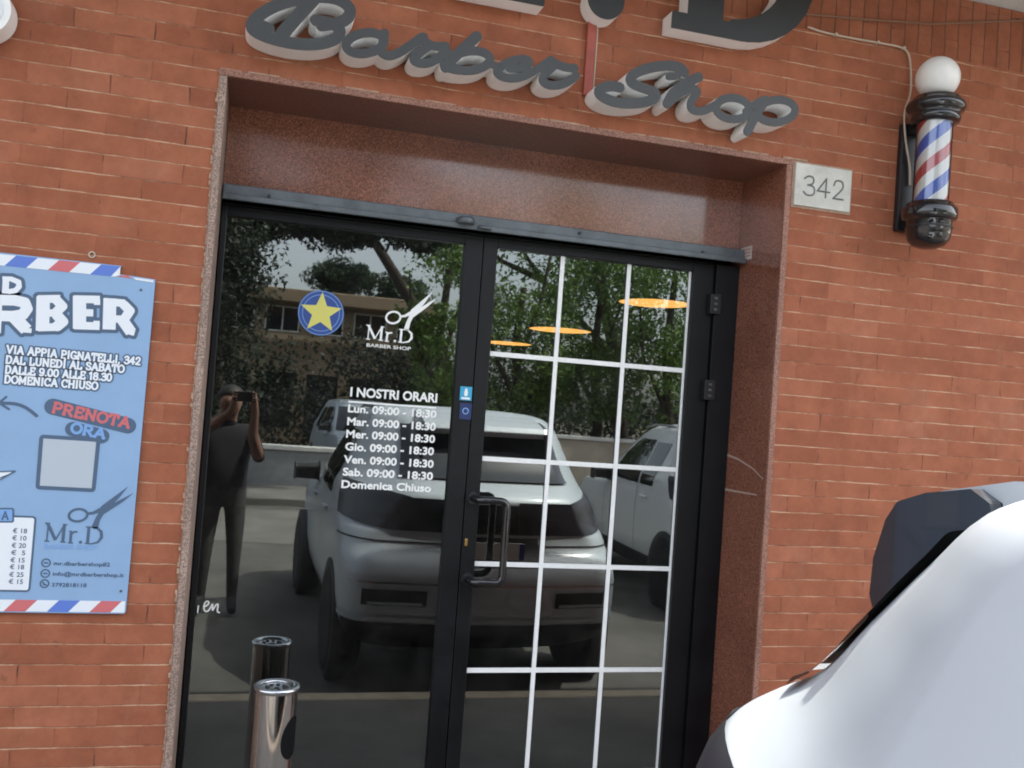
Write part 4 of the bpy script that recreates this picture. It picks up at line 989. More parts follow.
# ------------------------------------------------------------------ ashtray bin
bx, by, bz = W(277, 685, .06).x, .06, W(277, 685, .06).z
ab = thing('ashtray_bin', 'polished steel ashtray bin standing in the doorway', 'ashtray bin', (bx, by, .03))
rB = .073
mb = MB(); mb.lathe([(rB, .05), (rB, bz-.012)], 64, (bx, by, 0), cap=False); body = mb.build('body', M['chrome'], ab)
mb = MB(); mb.lathe([(rB+.012, .031), (rB+.014, .04), (rB+.002, .055), (rB-.002, .056)], 48, (bx, by, 0)); mb.build('foot', M['black_plastic'], ab)
mb = MB(); mb.lathe([(rB+.002, bz-.016), (rB+.006, bz-.008), (rB+.006, bz), (rB-.002, bz+.003), (rB-.018, bz-.001), (rB-.018, bz-.004)], 64, (bx, by, 0), cap=False); mb.build('rim', M['chrome_top'], ab)
mb = MB(); mb.lathe([(rB-.0181, bz-.006), (.03, bz-.009), (.0006, bz-.012)], 40, (bx, by, 0), cap=False); gr = mb.build('ash_plate', M['chrome_top'], ab)
for k in range(9):
    a = k*2*PI/9; r_ = .033
    mb = MB(); mb.lathe([(.0075, -.001), (.007, .001), (.001, .0015)], 10, (bx+r_*math.cos(a), by+r_*math.sin(a), bz-.007)); mb.build('ash_hole', M['car_black'], gr)
mb = MB(); mb.lathe([(.011, -.002), (.01, .001), (.001, .002)], 14, (bx, by, bz-.0105)); mb.build('ash_hole', M['car_black'], gr)
# oval litter opening in the side, towards the right
mb = MB(); na = 32; ac = R(-36); nr = 6; vs_ = [(bx+(rB+.0012)*math.cos(ac), by+(rB+.0012)*math.sin(ac), bz-.165)]
for k in range(1, nr+1):
    for i in range(na):
        t = 2*PI*i/na; aa = ac+.62*k/nr*math.cos(t); zz = bz-.165+(.070*math.sin(t)+.012*math.cos(t))*k/nr
        vs_.append((bx+(rB+.0012)*math.cos(aa), by+(rB+.0012)*math.sin(aa), zz))
fs_ = [(0, 1+i, 1+(i+1) % na) for i in range(na)]+[(1+(k-1)*na+i, 1+k*na+i, 1+k*na+(i+1) % na, 1+(k-1)*na+(i+1) % na) for k in range(1, nr) for i in range(na)]
mb.add(vs_, fs_, 0, True); mb.build('litter_opening', M['room'], ab)

# ------------------------------------------------------------------ pendant lamps inside
for (px, py, dia, y_, lab) in ((655, 303, .50, 2.64, 'lit copper pendant lamp inside the shop, nearest and largest of three'), (560, 330, .60, 5.26, 'lit copper pendant lamp inside the shop, middle of three'), (506, 343, .62, 7.55, 'lit copper pendant lamp inside the shop, farthest of three')):
    p = W(px, py, y_); t = thing('pendant_lamp', lab, 'lamp', (p.x, p.y, p.z), group='pendant lamps inside the shop')
    r_ = dia/2
    mb = MB(); mb.lathe([(.02, .10), (.06, .085), (r_*.75, .028), (r_, .0), (r_-.004, -.004)], 40, (p.x, p.y, p.z), cap=False); mb.build('shade', M['lamp_shade'], t)
    mb = MB(); mb.lathe([(r_-.006, .0), (r_*.5, .004), (.0006, .006)], 40, (p.x, p.y, p.z-.002), cap=False); mb.build('diffuser', M['lamp_glow'], t)
    mb = MB(); mb.tube([(p.x, p.y, p.z+.09), (p.x, p.y, 2.94)], .006, 8); mb.build('cord', M['black_plastic'], t)

# ------------------------------------------------------------------ cars: plan outlines stacked by height
# level: z, tail s, tail bow, ub, corner length, half width, corner power, nose s, nose half width
LV = [(.24, .34, .05, .50, .34, .74, 2.0, 3.95, .70), (.36, .10, .05, .62, .30, .84, 2.2, 4.12, .78), (.46, .03, .06, .64, .32, .87, 2.3, 4.18, .80),
      (.58, .00, .06, .64, .36, .885, 2.3, 4.20, .82), (.72, -.01, .06, .64, .38, .885, 2.3, 4.20, .82), (.80, .015, .06, .63, .40, .885, 2.2, 4.18, .82), (.90, .105, .06, .61, .44, .882, 2.1, 4.12, .81),
      (.96, .115, .06, .59, .48, .88, 1.9, 4.05, .80), (1.00, .11, .06, .56, .54, .878, 1.7, 3.95, .79), (1.06, .10, .06, .53, .61, .872, 1.5, 3.30, .78),
      (1.17, .095, .06, .50, .68, .86, 1.4, 3.14, .76), (1.20, .11, .06, .49, .70, .85, 1.35, 3.10, .75), (1.235, .155, .06, .475, .68, .83, 1.3, 3.05, .74),
      (1.31, .305, .06, .46, .57, .79, 1.25, 2.94, .71), (1.42, .445, .05, .45, .47, .735, 1.25, 2.76, .67), (1.52, .58, .05, .45, .36, .685, 1.3, 2.56, .63),
      (1.595, .69, .05, .45, .30, .645, 1.4, 2.36, .60), (1.632, .80, .04, .43, .28, .605, 1.5, 2.22, .56), (1.655, .90, .03, .36, .26, .53, 1.6, 2.08, .48),
      (1.668, 1.02, .02, .22, .22, .36, 1.7, 1.92, .32), (1.673, 1.15, .0, .05, .1, .08, 2, 1.85, .06)]
LV = [((z if z < 1.24 else 1.235+(z-1.235)*1.14), *r) for (z, *r) in LV]
LVa = np.array(LV)
def _slopes():
    x = LVa[:, 0]; d = np.diff(LVa, axis=0)/np.diff(x)[:, None]; m_ = np.zeros_like(LVa)
    for i in range(1, len(x)-1):
        a, b_ = d[i-1], d[i]; m_[i] = np.where(a*b_ > 0, 2*a*b_/(a+b_+1e-12), 0)
    m_[0] = d[0]; m_[-1] = d[-1]
    return m_
LVm = _slopes()
def lev(z):
    x = LVa[:, 0]; z = min(max(z, x[0]), x[-1]); i = min(int(np.searchsorted(x, z, side='right'))-1, len(x)-2); i = max(i, 0)
    h = x[i+1]-x[i]; t = (z-x[i])/h
    v = (2*t**3-3*t*t+1)*LVa[i]+(t**3-2*t*t+t)*h*LVm[i]+(-2*t**3+3*t*t)*LVa[i+1]+(t**3-t*t)*h*LVm[i+1]
    return [float(q) for q in v[1:]]
def surf(z, part, q, side=1, off=0.0):
    st_, bow, ub, rc, wd, pw, sf, wf = lev(z)
    if part == 'tail': u = ub*q; s_ = st_+bow*q*q
    elif part == 'corner':
        a = PI/2*q; u = ub+(wd-ub)*math.sin(a)**(2/pw); s_ = st_+bow+rc*(1-math.cos(a)**(2/pw))
    elif part == 'flank':           # q = distance from the tail
        s0 = st_+bow+rc; s1 = sf-.45; t = (q-s0)/(s1-s0); t = max(0, min(1, t)); u = wd+(wf-wd)*t*t; s_ = s0+(s1-s0)*t
    elif part == 'nosec':
        a = PI/2*q; u = wf*.62+(wf*.38)*math.cos(a)**(2/1.9); s_ = sf-.45+(.45-.10)*math.sin(a)**(2/1.9)
    else:
        u = wf*.62*(1-q); s_ = sf-.10+.10*(1-(1-q)**2)
    return Vector((side*u, -s_, z))
def surf_n(z, part, q, side):
    d = 1e-3
    a = surf(z, part, q, side); b_ = surf(z+d*4, part, q, side)-surf(z-d*4, part, q, side)
    q0, q1 = (q-d*8, q+d*8) if part == 'flank' else (max(0, q-d*8), min(1, q+d*8))
    c_ = surf(z, part, q1, side)-surf(z, part, q0, side)
    n = b_.cross(c_); 
    if n.length < 1e-9: return Vector((0, 1, 0))
    n.normalize()
    out = Vector((a.x, a.y+2.2, (z-.9)*.6))
    return n if n.dot(out) > 0 else -n
def patch(mb, zs, track, side, off, mi=0):
    "strip over the body: track = list of (part, q) from inner to outer"
    g = [[surf(z, p, q, side)+surf_n(z, p, q, side)*off for (p, q) in (track(z) if callable(track) else track)] for z in zs]
    nx_ = len(g[0]); b0 = len(mb.v)
    vs_ = [v for row in g for v in row]; fs_ = []
    for j in range(len(zs)-1):
        for i in range(nx_-1):
            f = (j*nx_+i, j*nx_+i+1, (j+1)*nx_+i+1, (j+1)*nx_+i)
            fs_.append(f if side > 0 else tuple(reversed(f)))
    mb.add(vs_, fs_, mi, True)
def lin(a, b_, n): return [a+(b_-a)*i/n for i in range(n+1)]
TAILT = [('tail', q) for q in lin(0, 1, 6)]
def CORN(q1, n=8): return [('corner', q) for q in lin(0, q1, n)][1:]
def make_car(label, paint_m, loc, rot, cat='car', group=None, name='parked_car', full=True):
    t = thing(name, label, cat, (0, 0, 0), group); t.location = loc; t.rotation_euler = (0, 0, rot); ORG[t] = Vector((0, 0, 0))
    full_track = [('tail', q) for q in lin(0, 1, 6)]+[('corner', q) for q in lin(0, 1, 12)][1:]
    zs = sorted(set([round(z, 4) for a, b_ in zip(LVa[:-1, 0], LVa[1:, 0]) for z in lin(a, b_, 4)]))
    mb = MB()
    for side in (1, -1):
        def tr(z):
            st_, bow, ub, rc, wd, pw, sf, wf = lev(z); s0 = st_+bow+rc; s1 = sf-.45
            return full_track+[('flank', s0+(s1-s0)*k/14) for k in range(1, 15)]+[('nosec', q) for q in lin(0, 1, 8)][1:]+[('nose', q) for q in lin(0, 1, 4)][1:]
        patch(mb, zs, tr, side, 0)
    body = mb.build('body', paint_m, t, local=True)
    # weld the two halves so the shading runs across the middle
    bm = bmesh.new(); bm.from_mesh(body.data); bmesh.ops.remove_doubles(bm, verts=bm.verts, dist=1e-4); bmesh.ops.recalc_face_normals(bm, faces=bm.faces); bm.to_mesh(body.data); bm.free()
    def part(nm, mt_, fn, **k):
        mb = MB(); fn(mb); return mb.build(nm, mt_, t, local=True, **k)
    part('rear_window', M['car_glass'], lambda mb: [patch(mb, lin(1.285, 1.60, 9), TAILT+CORN(.26, 6), s_, .014) for s_ in (1, -1)])
    for s_ in (1, -1):
        def lamp(mb):
            tr = [('tail', q) for q in lin(.30, 1, 6)]+CORN(.90, 14); nr = 6; g = []
            for j in range(nr+1):
                for (p_, q) in tr:
                    zt = 1.180 if p_ == 'tail' else 1.180+.062*q; zl = .985 if p_ == 'tail' else .985+.05*q*q
                    z = zl+(zt-zl)*j/nr; g.append(surf(z, p_, q, s_)+surf_n(z, p_, q, s_)*.006)
            n = len(tr); fs_ = [(j*n+i, j*n+i+1, (j+1)*n+i+1, (j+1)*n+i) for j in range(nr) for i in range(n-1)]
            mb.add(g, fs_ if s_ > 0 else [tuple(reversed(f)) for f in fs_], 0, True)
        part('tail_lamp', M['lamp_red'], lamp)
        part('lamp_strip', M['car_black'], lambda mb: patch(mb, lin(.985, 1.165, 3), [('tail', q) for q in lin(0, .298, 3)], s_, .005))
        part('side_window', M['car_glass'], lambda mb: patch(mb, lin(1.10, 1.53, 8), lambda z: [('flank', q) for q in lin(1.17-(z-1.1)*.09, 1.55, 4)], s_, .004))
        part('side_window', M['car_glass'], lambda mb: patch(mb, lin(1.10, 1.55, 8), lambda z: [('flank', q) for q in lin(1.60, 2.62-(z-1.1)*.75, 6)], s_, .004))
        part('sill_trim', M['car_black'], lambda mb: patch(mb, lin(.25, .42, 3), [('flank', q) for q in lin(1.05, 3.2, 8)], s_, .006))
        for hs in (1.34, 2.32):
            p = surf(.98, 'flank', hs, s_); part('door_handle', paint_m, lambda mb: mb.box(p.x-.012, p.x+.03 if s_ > 0 else p.x+.012, p.y-.09, p.y+.09, .968, .992) if s_ > 0 else mb.box(p.x-.03, p.x+.012, p.y-.09, p.y+.09, .968, .992), bevel=.006)
        for hs in (1.575, 2.66):
            part('door_seam', M['car_black'], lambda mb: patch(mb, lin(.44, 1.09, 6), [('flank', hs), ('flank', hs+.008)], s_, .0025))
        p = surf(1.06, 'flank', 2.58, s_)
        mir = part('wing_mirror', M['car_black'], lambda mb: mb.add([(p.x+s_*(.02+.20*a), p.y-.03+.10*b_*(1-.3*a), 1.12+.075*c_*(1-.15*a)) for a in (0, .35, 1) for b_, c_ in ((-1, -.8), (1, -.8), (1, .7), (.5, 1), (-.5, 1), (-1, .7))],
              [tuple(range(6)), tuple(reversed(range(12, 18)))]+[(i+6*j, (i+1) % 6+6*j, (i+1) % 6+6*(j+1), i+6*(j+1)) for j in range(2) for i in range(6)]), bevel=.015)
    part('windscreen', M['car_glass'], lambda mb: [patch(mb, lin(1.09, 1.58, 8), [('nosec', q) for q in lin(.35, 1, 6)]+[('nose', q) for q in lin(0, 1, 4)][1:], s_, .004) for s_ in (1, -1)])
    # lower bumper and its bright lines
    part('bumper_skirt', M['car_black'], lambda mb: [patch(mb, lin(.25, .455, 5), TAILT+CORN(.8, 8), s_, .005) for s_ in (1, -1)])
    part('bumper_trim', paint_m, lambda mb: [patch(mb, lin(.47, .495, 2), TAILT+CORN(.85, 10), s_, .016) for s_ in (1, -1)])
    part('bumper_insert', M['car_black'], lambda mb: [patch(mb, lin(.56, .655, 3), [('tail', q) for q in lin(.62, 1, 4)]+CORN(.32, 4), s_, .004) for s_ in (1, -1)])
    part('bumper_line', M['car_black'], lambda mb: [patch(mb, lin(.912, .922, 1), TAILT+CORN(.95, 10), s_, .003) for s_ in (1, -1)])
    part('bumper_line', M['chrome_top'], lambda mb: [patch(mb, lin(.688, .700, 1), TAILT+CORN(.60, 10), s_, .006) for s_ in (1, -1)])
    for s_ in (1, -1):
        part('chrome_tip', M['chrome_top'], lambda mb: patch(mb, lin(.566, .584, 1), [('tail', q) for q in lin(.66, 1, 4)]+CORN(.22, 4), s_, .009))
    part('tailgate_recess', M['car_black'], lambda mb: [patch(mb, lin(.80, .965, 4), [('tail', q) for q in lin(0, .50, 4)], s_, .002) for s_ in (1, -1)])
    pl = part('number_plate', M['plate_white'], lambda mb: mb.box(-.18, .18, -.062, -.042, .845, .945))
    pl.location = (0, 0.02, 0)
    mb = MB()
    for a, b_ in ((-.18, -.148), (.148, .18)): mb.box(a, b_, -.0418, -.0410, .846, .944)
    mb.build('plate_band', M['plate_blue'], pl, local=True)
    # roof spoiler: body colour above, black fins at its ends
    prof = [(.455, 1.415), (.430, 1.465), (.435, 1.53), (.462, 1.600), (.490, 1.634), (.56, 1.656), (.66, 1.672), (.70, 1.655), (.72, 1.60), (.66, 1.53), (.56, 1.43)]
    def sp(mb, u0, u1, pr):
        n = len(pr); st2 = lin(u0, u1, 8)
        vs_ = [(u, -(s_-.035*(1-(u/.5)**2)), z) for u in st2 for (s_, z) in pr]
        fs_ = [(k*n+i, k*n+(i+1) % n, (k+1)*n+(i+1) % n, (k+1)*n+i) for k in range(8) for i in range(n)]
        mb.add(vs_, fs_, 0, False); mb.add([vs_[i] for i in range(n)], [tuple(reversed(range(n)))]); mb.add([vs_[8*n+i] for i in range(n)], [tuple(range(n))])
    sp_o = part('roof_spoiler', paint_m, lambda mb: sp(mb, -.398, .398, [(.66, 1.575), (.47, 1.565), (.462, 1.60), (.492, 1.632), (.565, 1.66), (.72, 1.690), (1.10, 1.712), (1.10, 1.68), (.80, 1.62)]), bevel=.006)
    for s_ in (1, -1):
        mb = MB(); u0, u1 = (.3985, .425) if s_ > 0 else (-.425, -.3985); sp(mb, u0, u1, prof); mb.build('spoiler_fin', M['car_black'] if False else M['fin_black'], t, local=True, bevel=.008)
    for s_ in (1, -1):
        part('roof_rail', M['alloy'], lambda mb: mb.tube([(s_*.585, -1.25, 1.672), (s_*.587, -1.35, 1.70), (s_*.585, -1.9, 1.705), (s_*.57, -2.2, 1.672)], .012, 8))
    # wheels
    for s_ in (1, -1):
        for sx_ in (.72, 3.30):
            wv = surf(.5, 'flank', max(1.12, sx_), s_); wx_ = s_*(.80)
            mb = MB(); mb.lathe([(.385, -.02), (.385, .092), (.33, .093), (.0005, .0935)], 36, (0, 0, 0)); mb.v = [(s_*(.80+v[2]), -sx_+v[0], .335+v[1]) for v in mb.v]; mb.build('wheel_arch', M['car_black'], t, local=True)
            mb = MB(); mb.lathe([(.20, .0), (.30, .0), (.325, .02), (.335, .06), (.335, .13), (.325, .19), (.30, .205), (.22, .20)], 40, (0, 0, 0)); mb.v = [(s_*(.70+v[2]), -sx_+v[0], .337+v[1]) for v in mb.v]; wh = mb.build('wheel', M['tyre'], t, local=True)
            mb = MB(); mb.lathe([(.215, .196), (.205, .18), (.06, .172), (.05, .185), (.0005, .187)], 40, (0, 0, 0)); 
            for k in range(5):
                a = k*2*PI/5; rm = Matrix.Rotation(a, 4, 'Z'); mb.box(-.028, .028, .05, .20, .176, .192, mat=rm)
            mb.v = [(s_*(.702+v[2]), -sx_+v[0], .337+v[1]) for v in mb.v]; mb.build('rim', M['alloy'], wh, local=True)
    for s_ in (1, -1):
        part('headlight', M['lamp_clear'], lambda mb: patch(mb, lin(.78, .93, 4), [('nosec', q) for q in lin(.15, 1, 8)], s_, .006))
    part('grille', M['car_black'], lambda mb: [patch(mb, lin(.50, .88, 5), [('nose', q) for q in lin(.05, 1, 4)], s_, .005) for s_ in (1, -1)])
    return t
RD = -.12
make_car('silver compact car with black roof spoiler and tail lamp parked close at the right', M['silver'], (1.51, -1.45, RD), R(-1.0))

make_car('white car parked behind the silver one, seen only as a reflection in the door', M['white_car'], (4.72, -3.4, RD), R(3))
fc = make_car('silver car facing the shop across the road, seen only as a reflection in the window', M['silver'], (2.35, -18.6, RD), R(176))

# ------------------------------------------------------------------ the photographer
def person():
    t = thing('person', 'person in dark clothes holding up a phone, seen as a dim reflection', 'person', (-.10, -3.76, RD))
    X, Y = -.10, -3.76
    V = {}; E_ = []; Rr = {}
    def v(n, x, y, z, r, par=None):
        V[n] = (x, y, z); Rr[n] = r
        if par: E_.append((par, n))
    v('pelvis', X, Y, .84, .145); v('waist', X, Y+.01, 1.0, .125, 'pelvis'); v('chest', X, Y+.0, 1.20, .15, 'waist'); v('neck0', X, Y-.01, 1.34, .075, 'chest'); v('neck', X, Y+.0, 1.40, .055, 'neck0')
    v('jaw', X, Y+.03, 1.465, .07, 'neck'); v('skull', X, Y+.01, 1.55, .092, 'jaw'); v('crown', X, Y, 1.61, .07, 'skull')
    v('nose', X, Y+.115, 1.53, .014, 'skull')
    for s_, n in ((1, 'r'), (-1, 'l')):
        v('ear'+n, X+s_*.085, Y+.0, 1.535, .016, 'skull')
        v('sh'+n, X+s_*.175, Y, 1.30, .07, 'chest'); v('el'+n, X+s_*.25, Y+.20, 1.10, .048, 'sh'+n); v('fo'+n, X+s_*.18, Y+.30, 1.29, .045, 'el'+n)
        v('wr'+n, X+.10+s_*.085, Y+.37, 1.47, .028, 'fo'+n); v('pa'+n, X+.10+s_*.075, Y+.385, 1.54, .034, 'wr'+n)
        for k, (dx, dz) in enumerate(((-.000, .075), (.006, .055), (.010, .034), (.012, .014))):
            v('f%d%s' % (k, n), X+.10+s_*(.074+dx*.3), Y+.408, 1.54+dz, .010, 'pa'+n); v('g%d%s' % (k, n), X+.10+s_*(.050), Y+.412, 1.545+dz, .008, 'f%d%s' % (k, n))
        v('t0'+n, X+.10+s_*.06, Y+.375, 1.555, .012, 'pa'+n); v('t1'+n, X+.10+s_*.040, Y+.385, 1.575, .009, 't0'+n)
        v('hp'+n, X+s_*.095, Y, .80, .10, 'pelvis'); v('kn'+n, X+s_*.11, Y+.03, .38, .062, 'hp'+n); v('an'+n, X+s_*.12, Y, -.02, .042, 'kn'+n); v('to'+n, X+s_*.13, Y+.17, -.075, .036, 'an'+n)
    names = list(V); me = bpy.data.meshes.new('body'); me.from_pydata([V[n] for n in names], [(names.index(a), names.index(b_)) for a, b_ in E_], [])
    o = bpy.data.objects.new('tmp', me); col.objects.link(o)
    md = o.modifiers.new('skin', 'SKIN'); md.use_smooth_shade = True
    for i, n in enumerate(names):
        sv = me.skin_vertices[0].data[i]; sv.radius = (Rr[n]*(1.25 if n in ('pelvis', 'waist', 'chest') else 1), Rr[n]); sv.use_root = (n == 'pelvis')
    s2 = o.modifiers.new('sub', 'SUBSURF'); s2.levels = 2; s2.render_levels = 2
    bpy.context.view_layer.update()
    me2 = bpy.data.meshes.new_from_object(o.evaluated_get(bpy.context.evaluated_depsgraph_get())); bpy.data.objects.remove(o)
    me2.name = 'body'; me2.materials.clear()
    for mt_ in (M['dark_cloth'], M['skin'], mat('grey_trousers', (.065, .064, .062), .9, var=.25, vscale=14, bump=.4, bscale=9)): me2.materials.append(mt_)
    for p in me2.polygons:
        c = p.center
        hand = c.y > Y+.235 and c.z > 1.1
        p.material_index = 1 if (hand or c.z > 1.385) else (2 if .0 < c.z < .86 else 0); p.use_smooth = True
    me2.transform(Matrix.Translation(-ORG[t])); b_ = bpy.data.objects.new('body', me2); col.objects.link(b_); b_.parent = t
    mb = MB(); mb.lathe([(.108*math.cos(R(a)), .108*math.sin(R(a))) for a in range(-12, 90, 8)]+[(.0005, .108)], 28, (X, Y-.012, 1.562)); mb.v = [(q[0], q[1]-max(0, (1.60-q[2]))*.5*(1 if q[1] > Y else 0), q[2]) for q in mb.v]; mb.build('hair', M['hair'], t)
    ph = thing('phone', 'dark phone held up in front of the face, seen only as a reflection', 'phone', (0, -3.345, 1.55))
    mb = MB(); mb.box(-.078, .078, -3.352, -3.343, 1.545, 1.621); mb.build('case', M['black_gloss'], ph, bevel=.004)
    mb = MB(); mb.box(-.01, .012, -3.3428, -3.341, 1.600, 1.618); mb.build('lens_island', M['car_glass'], ph, bevel=.001)
person()

# ------------------------------------------------------------------ trees across the road
def foliage(clumps, n_per, size, seed, flat=1.0):
    rs = np.random.RandomState(seed); vs_ = []; fs_ = []
    for (c, r) in clumps:
        n = int(n_per*(r[0]*r[1]*r[2])**(1/3.)**1) if False else n_per
        d = rs.normal(size=(n, 3)); d /= np.linalg.norm(d, axis=1)[:, None]
        rad = rs.uniform(.35, 1.08, n)**.6
        P_ = np.array(c)+d*rad[:, None]*np.array(r)
        a = rs.normal(size=(n, 3)); a /= np.linalg.norm(a, axis=1)[:, None]; a[:, 2] *= flat
        b_ = np.cross(a, rs.normal(size=(n, 3))); b_ /= (np.linalg.norm(b_, axis=1)[:, None]+1e-9)
        s_ = size*rs.uniform(.5, 1.4, n)[:, None]
        q = np.stack([P_-a*s_, P_+b_*s_*.5, P_+a*s_, P_-b_*s_*.5], 1).reshape(-1, 3)
        k0 = len(vs_); vs_ += [tuple(x) for x in q]; fs_ += [(k0+4*i, k0+4*i+1, k0+4*i+2, k0+4*i+3) for i in range(n)]
    return vs_, fs_
def tree(name, label, base, trunk_pts, r0_, limbs, clumps, n_per, size, leaf, seed, group='trees across the road'):
    t = thing(name, label, 'tree', base, group)
    mb = MB(); n = len(trunk_pts); mb.tube(trunk_pts, [r0_*(1-.55*i/(n-1)) for i in range(n)], 12)
    tr = mb.build('trunk', M['bark'], t)
    for lb in limbs:
        mb = MB(); k = len(lb); mb.tube(lb, [r0_*.42*(1-.7*i/(k-1)) for i in range(k)], 8); mb.build('limb', M['bark'], t)
    mb = MB(); v_, f_ = foliage(clumps, n_per, size, seed); mb.v = v_; mb.f = f_; mb.m = [0]*len(f_); mb.smooth = [False]*len(f_)
    mb.build('crown', leaf, t)
    return t
def blobs(center, rad, n, r, seed, squash=1):
    rs = random.Random(seed); out = []
    for _ in range(n):
        while True:
            p = [rs.uniform(-1, 1) for _ in range(3)]
            if sum(x*x for x in p) < 1: break
        k = rs.uniform(.6, 1.3)
        out.append(((center[0]+p[0]*rad[0], center[1]+p[1]*rad[1], center[2]+p[2]*rad[2]), (r*k, r*k, r*k*squash)))
    return out
G0 = -.125
# dark evergreen at the left
c = MX(232, 330, -9.5)
tree('evergreen_tree', 'dark evergreen tree at the left of the reflection, beside the photographer', (c.x-.2, -9.5, G0), [(c.x-.2, -9.5, G0), (c.x-.15, -9.5, 1.2), (c.x-.25, -9.6, 3), (c.x, -9.5, 5)], .16,
     [[(c.x-.15, -9.5, 1.6), (c.x-.6, -9.3, 2.4), (c.x-.9, -9.2, 3.4)]],
     blobs((c.x-.45, -9.5, 3.3), (.75, .9, 2.3), 70, .42, 2)+blobs((c.x-.30, -10.4, .85), (.42, .35, .95), 60, .26, 5), 420, .036, M['leaf_dark'], 11)
# overhanging dark canopy along the top
tree('shade_tree', 'tall dark tree whose canopy hangs over the top of the reflection', (-3.4, -13, G0), [(-3.4, -13, G0), (-3.2, -13, 2.5), (-2.4, -13, 5.2), (-1.2, -12.8, 7)], .24,
     [[(-2.4, -13, 5.2), (-.6, -12.6, 5.2), (1.5, -12.4, 5.1), (3.0, -12.4, 4.9)], [(-3.2, -13, 2.5), (-4.2, -13, 4.4)]],
     blobs((.9, -12.4, 4.66), (2.7, .9, .36), 90, .40, 8, .6)+blobs((-1.6, -13, 6), (2.2, 1.6, 1.6), 50, .6, 9), 260, .05, M['leaf_dark'], 12)
# leaning pine trunk
a, b_ = MX(371, 236, -16), MX(424, 322, -16)
tree('leaning_pine', 'pine with a thin leaning trunk crossing the bright sky in the reflection', (b_.x+1.2, -16, G0), [(b_.x+1.2, -16, G0), (b_.x+.7, -16, 2), (b_.x, -16, b_.z), (a.x, -16, a.z), (a.x-.5, -16, a.z+1.2)], .17, [],
     blobs((a.x-.6, -16, a.z+1.6), (1.9, 1.2, .6), 34, .5, 14, .6), 150, .07, M['leaf_dark'], 13)
# two umbrella pines far off
for (cx_, cz_, yy, w_, h_, sd_, lab) in ((343, 277, -44, 1.75, .75, 21, 'umbrella pine far off, the left of two flat crowns in the reflected sky'), (396, 291, -52, 1.7, .95, 22, 'umbrella pine far off, the right of two flat crowns in the reflected sky')):
    c = MX(cx_, cz_, yy)
    tree('umbrella_pine', lab, (c.x+.4, yy, G0), [(c.x+.4, yy, G0), (c.x+.2, yy, c.z*.5), (c.x, yy, c.z)], .2, [[(c.x+.1, yy, c.z*.7), (c.x-.8, yy, c.z-.1)], [(c.x+.1, yy, c.z*.75), (c.x+.9, yy, c.z)]],
         blobs(tuple(c), (w_, 1.3, h_), 40, .55, sd_, .7), 170, .10, M['leaf_pine'], sd_)
# green trees on the right
specs = [(MX(445, 330, -14.5), (.75, 1.0, 2.6), 46, .5, 31), (MX(520, 345, -15), (1.3, 1.0, 1.5), 44, .55, 32), (MX(600, 330, -15.5), (1.5, 1.2, 2.2), 60, .6, 33), (MX(672, 330, -14), (1.2, 1.2, 2.3), 50, .6, 34), (MX(760, 330, -15), (2.0, 1.2, 2.6), 60, .7, 35)]
labs = ['green leafy tree in the reflection behind the scissors mark', 'low green tree in the reflection behind the first column of door panes', 'green leafy tree in the reflection behind the middle door panes', 'green leafy tree in the reflection behind the right door panes', 'green leafy tree reflected beyond the right edge of the door']
for (c, rad, n, r_, sd_), lb in zip(specs, labs):
    tree('leafy_tree', lb, (c.x, c.y, G0), [(c.x, c.y, G0), (c.x+.1, c.y, 1.4), (c.x-.1, c.y, 3), (c.x, c.y, c.z+1.2)], .14, [[(c.x+.05, c.y, 1.5), (c.x+.7, c.y+.1, 2.6), (c.x+1.0, c.y, 3.8)], [(c.x, c.y, 1.8), (c.x-.6, c.y, 2.9), (c.x-.8, c.y, 4.2)], [(c.x, c.y, 2.6), (c.x+.3, c.y+.3, 4.0), (c.x+.5, c.y+.3, 5.4)]],
         blobs(tuple(c), rad, n, r_*.8, sd_), 200, .05, M['leaf_green'], sd_)
# thin branches with few leaves over the right panes
tree('willow_tree', 'thin leaved tall tree in the reflection above the door panes', (8.6, -16.5, G0), [(8.6, -16.5, G0), (8.2, -16.5, 3), (7.4, -16.4, 5.4), (6.6, -16.4, 7.6)], .2,
     [[(8.2, -16.5, 3), (6.2, -16.3, 4.6), (4.9, -16.3, 6.2)], [(7.4, -16.4, 5.4), (8.6, -16.4, 7)], [(6.2, -16.3, 4.6), (5.2, -16.2, 4.9), (4.4, -16.2, 5.6)]],
     blobs((6.2, -16.4, 5.9), (2.6, 1.0, 1.3), 44, .5, 41), 90, .07, M['leaf_green'], 41)

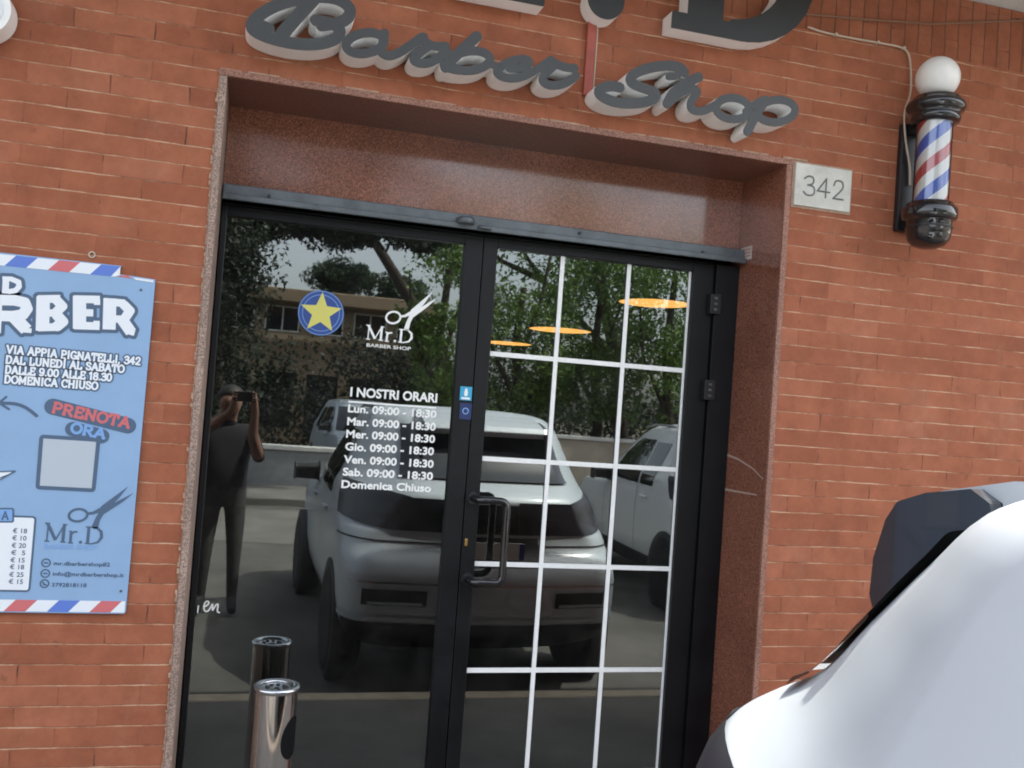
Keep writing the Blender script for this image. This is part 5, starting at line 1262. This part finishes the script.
# hedge behind the far pavement, wall and fence pieces
mb = MB(); v_, f_ = foliage(blobs((1.0, -20.5, 1.35), (22, .8, 1.5), 340, .8, 51), 170, .07, 51); mb.v = v_; mb.f = f_; mb.m = [0]*len(f_); mb.smooth = [False]*len(f_)
tag(mb.build('hedge', M['leaf_dark']), 'dark hedge running along the far side of the road in the reflection', 'hedge', kind='stuff')
lw = thing('low_wall', 'low grey wall across the road, seen only as a reflection', 'wall', (.2, -13.6, G0))
mb = MB(); mb.box(-12, 3.4, -13.95, -13.6, G0, .62); mb.build('wall', M['grey_metal'], lw, bevel=.02)
mb = MB(); mb.box(-12.02, 3.42, -13.98, -13.57, .62, .70); mb.build('coping', M['concrete'], lw, bevel=.01)
gw = thing('garden_wall', 'pale weathered garden wall under the green trees in the reflection', 'wall', (9, -13.6, G0))
mb = MB(); mb.box(3.45, 30, -13.9, -13.6, G0, 1.15); mb.build('wall', M['pale_wall'], gw, bevel=.02)
mb = MB(); mb.box(3.44, 30, -13.93, -13.57, 1.15, 1.22); mb.build('coping', M['concrete'], gw, bevel=.01)

# flat roofed house beyond
a, b_ = MX(262, 287, -26), MX(412, 306, -26)
hz_ = (a.z+b_.z)/2
hs = thing('flat_house', 'ochre flat roofed house beyond the trees, seen only as a reflection', 'house', (2.4, -29, G0))
mb = MB(); mb.box(-1.4, 5.6, -33, -26, G0, hz_-.35); mb.build('wall', M['ochre'], hs)
mb = MB(); mb.box(-1.7, 5.9, -33.3, -25.4, hz_-.35, hz_+.05); mb.build('roof', M['ochre'], hs, bevel=.03)
mb = MB(); mb.box(-1.6, 5.8, -25.6, -25.45, hz_-1.5, hz_-1.35); mb.build('balcony_rail', M['ochre'], hs)
for k in range(5):
    x = -.9+k*1.35
    mb = MB(); mb.box(x, x+.95, -26.04, -25.99, hz_-1.2, hz_-.5); wn = mb.build('window', M['car_glass'], hs)
    mb = MB(); 
    for (p0, p1, q0, q1) in ((x-.04, x, hz_-1.24, hz_-.46), (x+.95, x+.99, hz_-1.24, hz_-.46), (x, x+.95, hz_-.5, hz_-.46), (x, x+.95, hz_-1.24, hz_-1.2), (x+.455, x+.495, hz_-1.2, hz_-.5)): mb.box(p0, p1, -26.07, -25.985, q0, q1)
    mb.build('window_frame', M['concrete'], wn)
    mb = MB(); mb.box(x, x+.95, -26.04, -25.99, .6, 2.3); mb.build('window', M['car_glass'], hs)
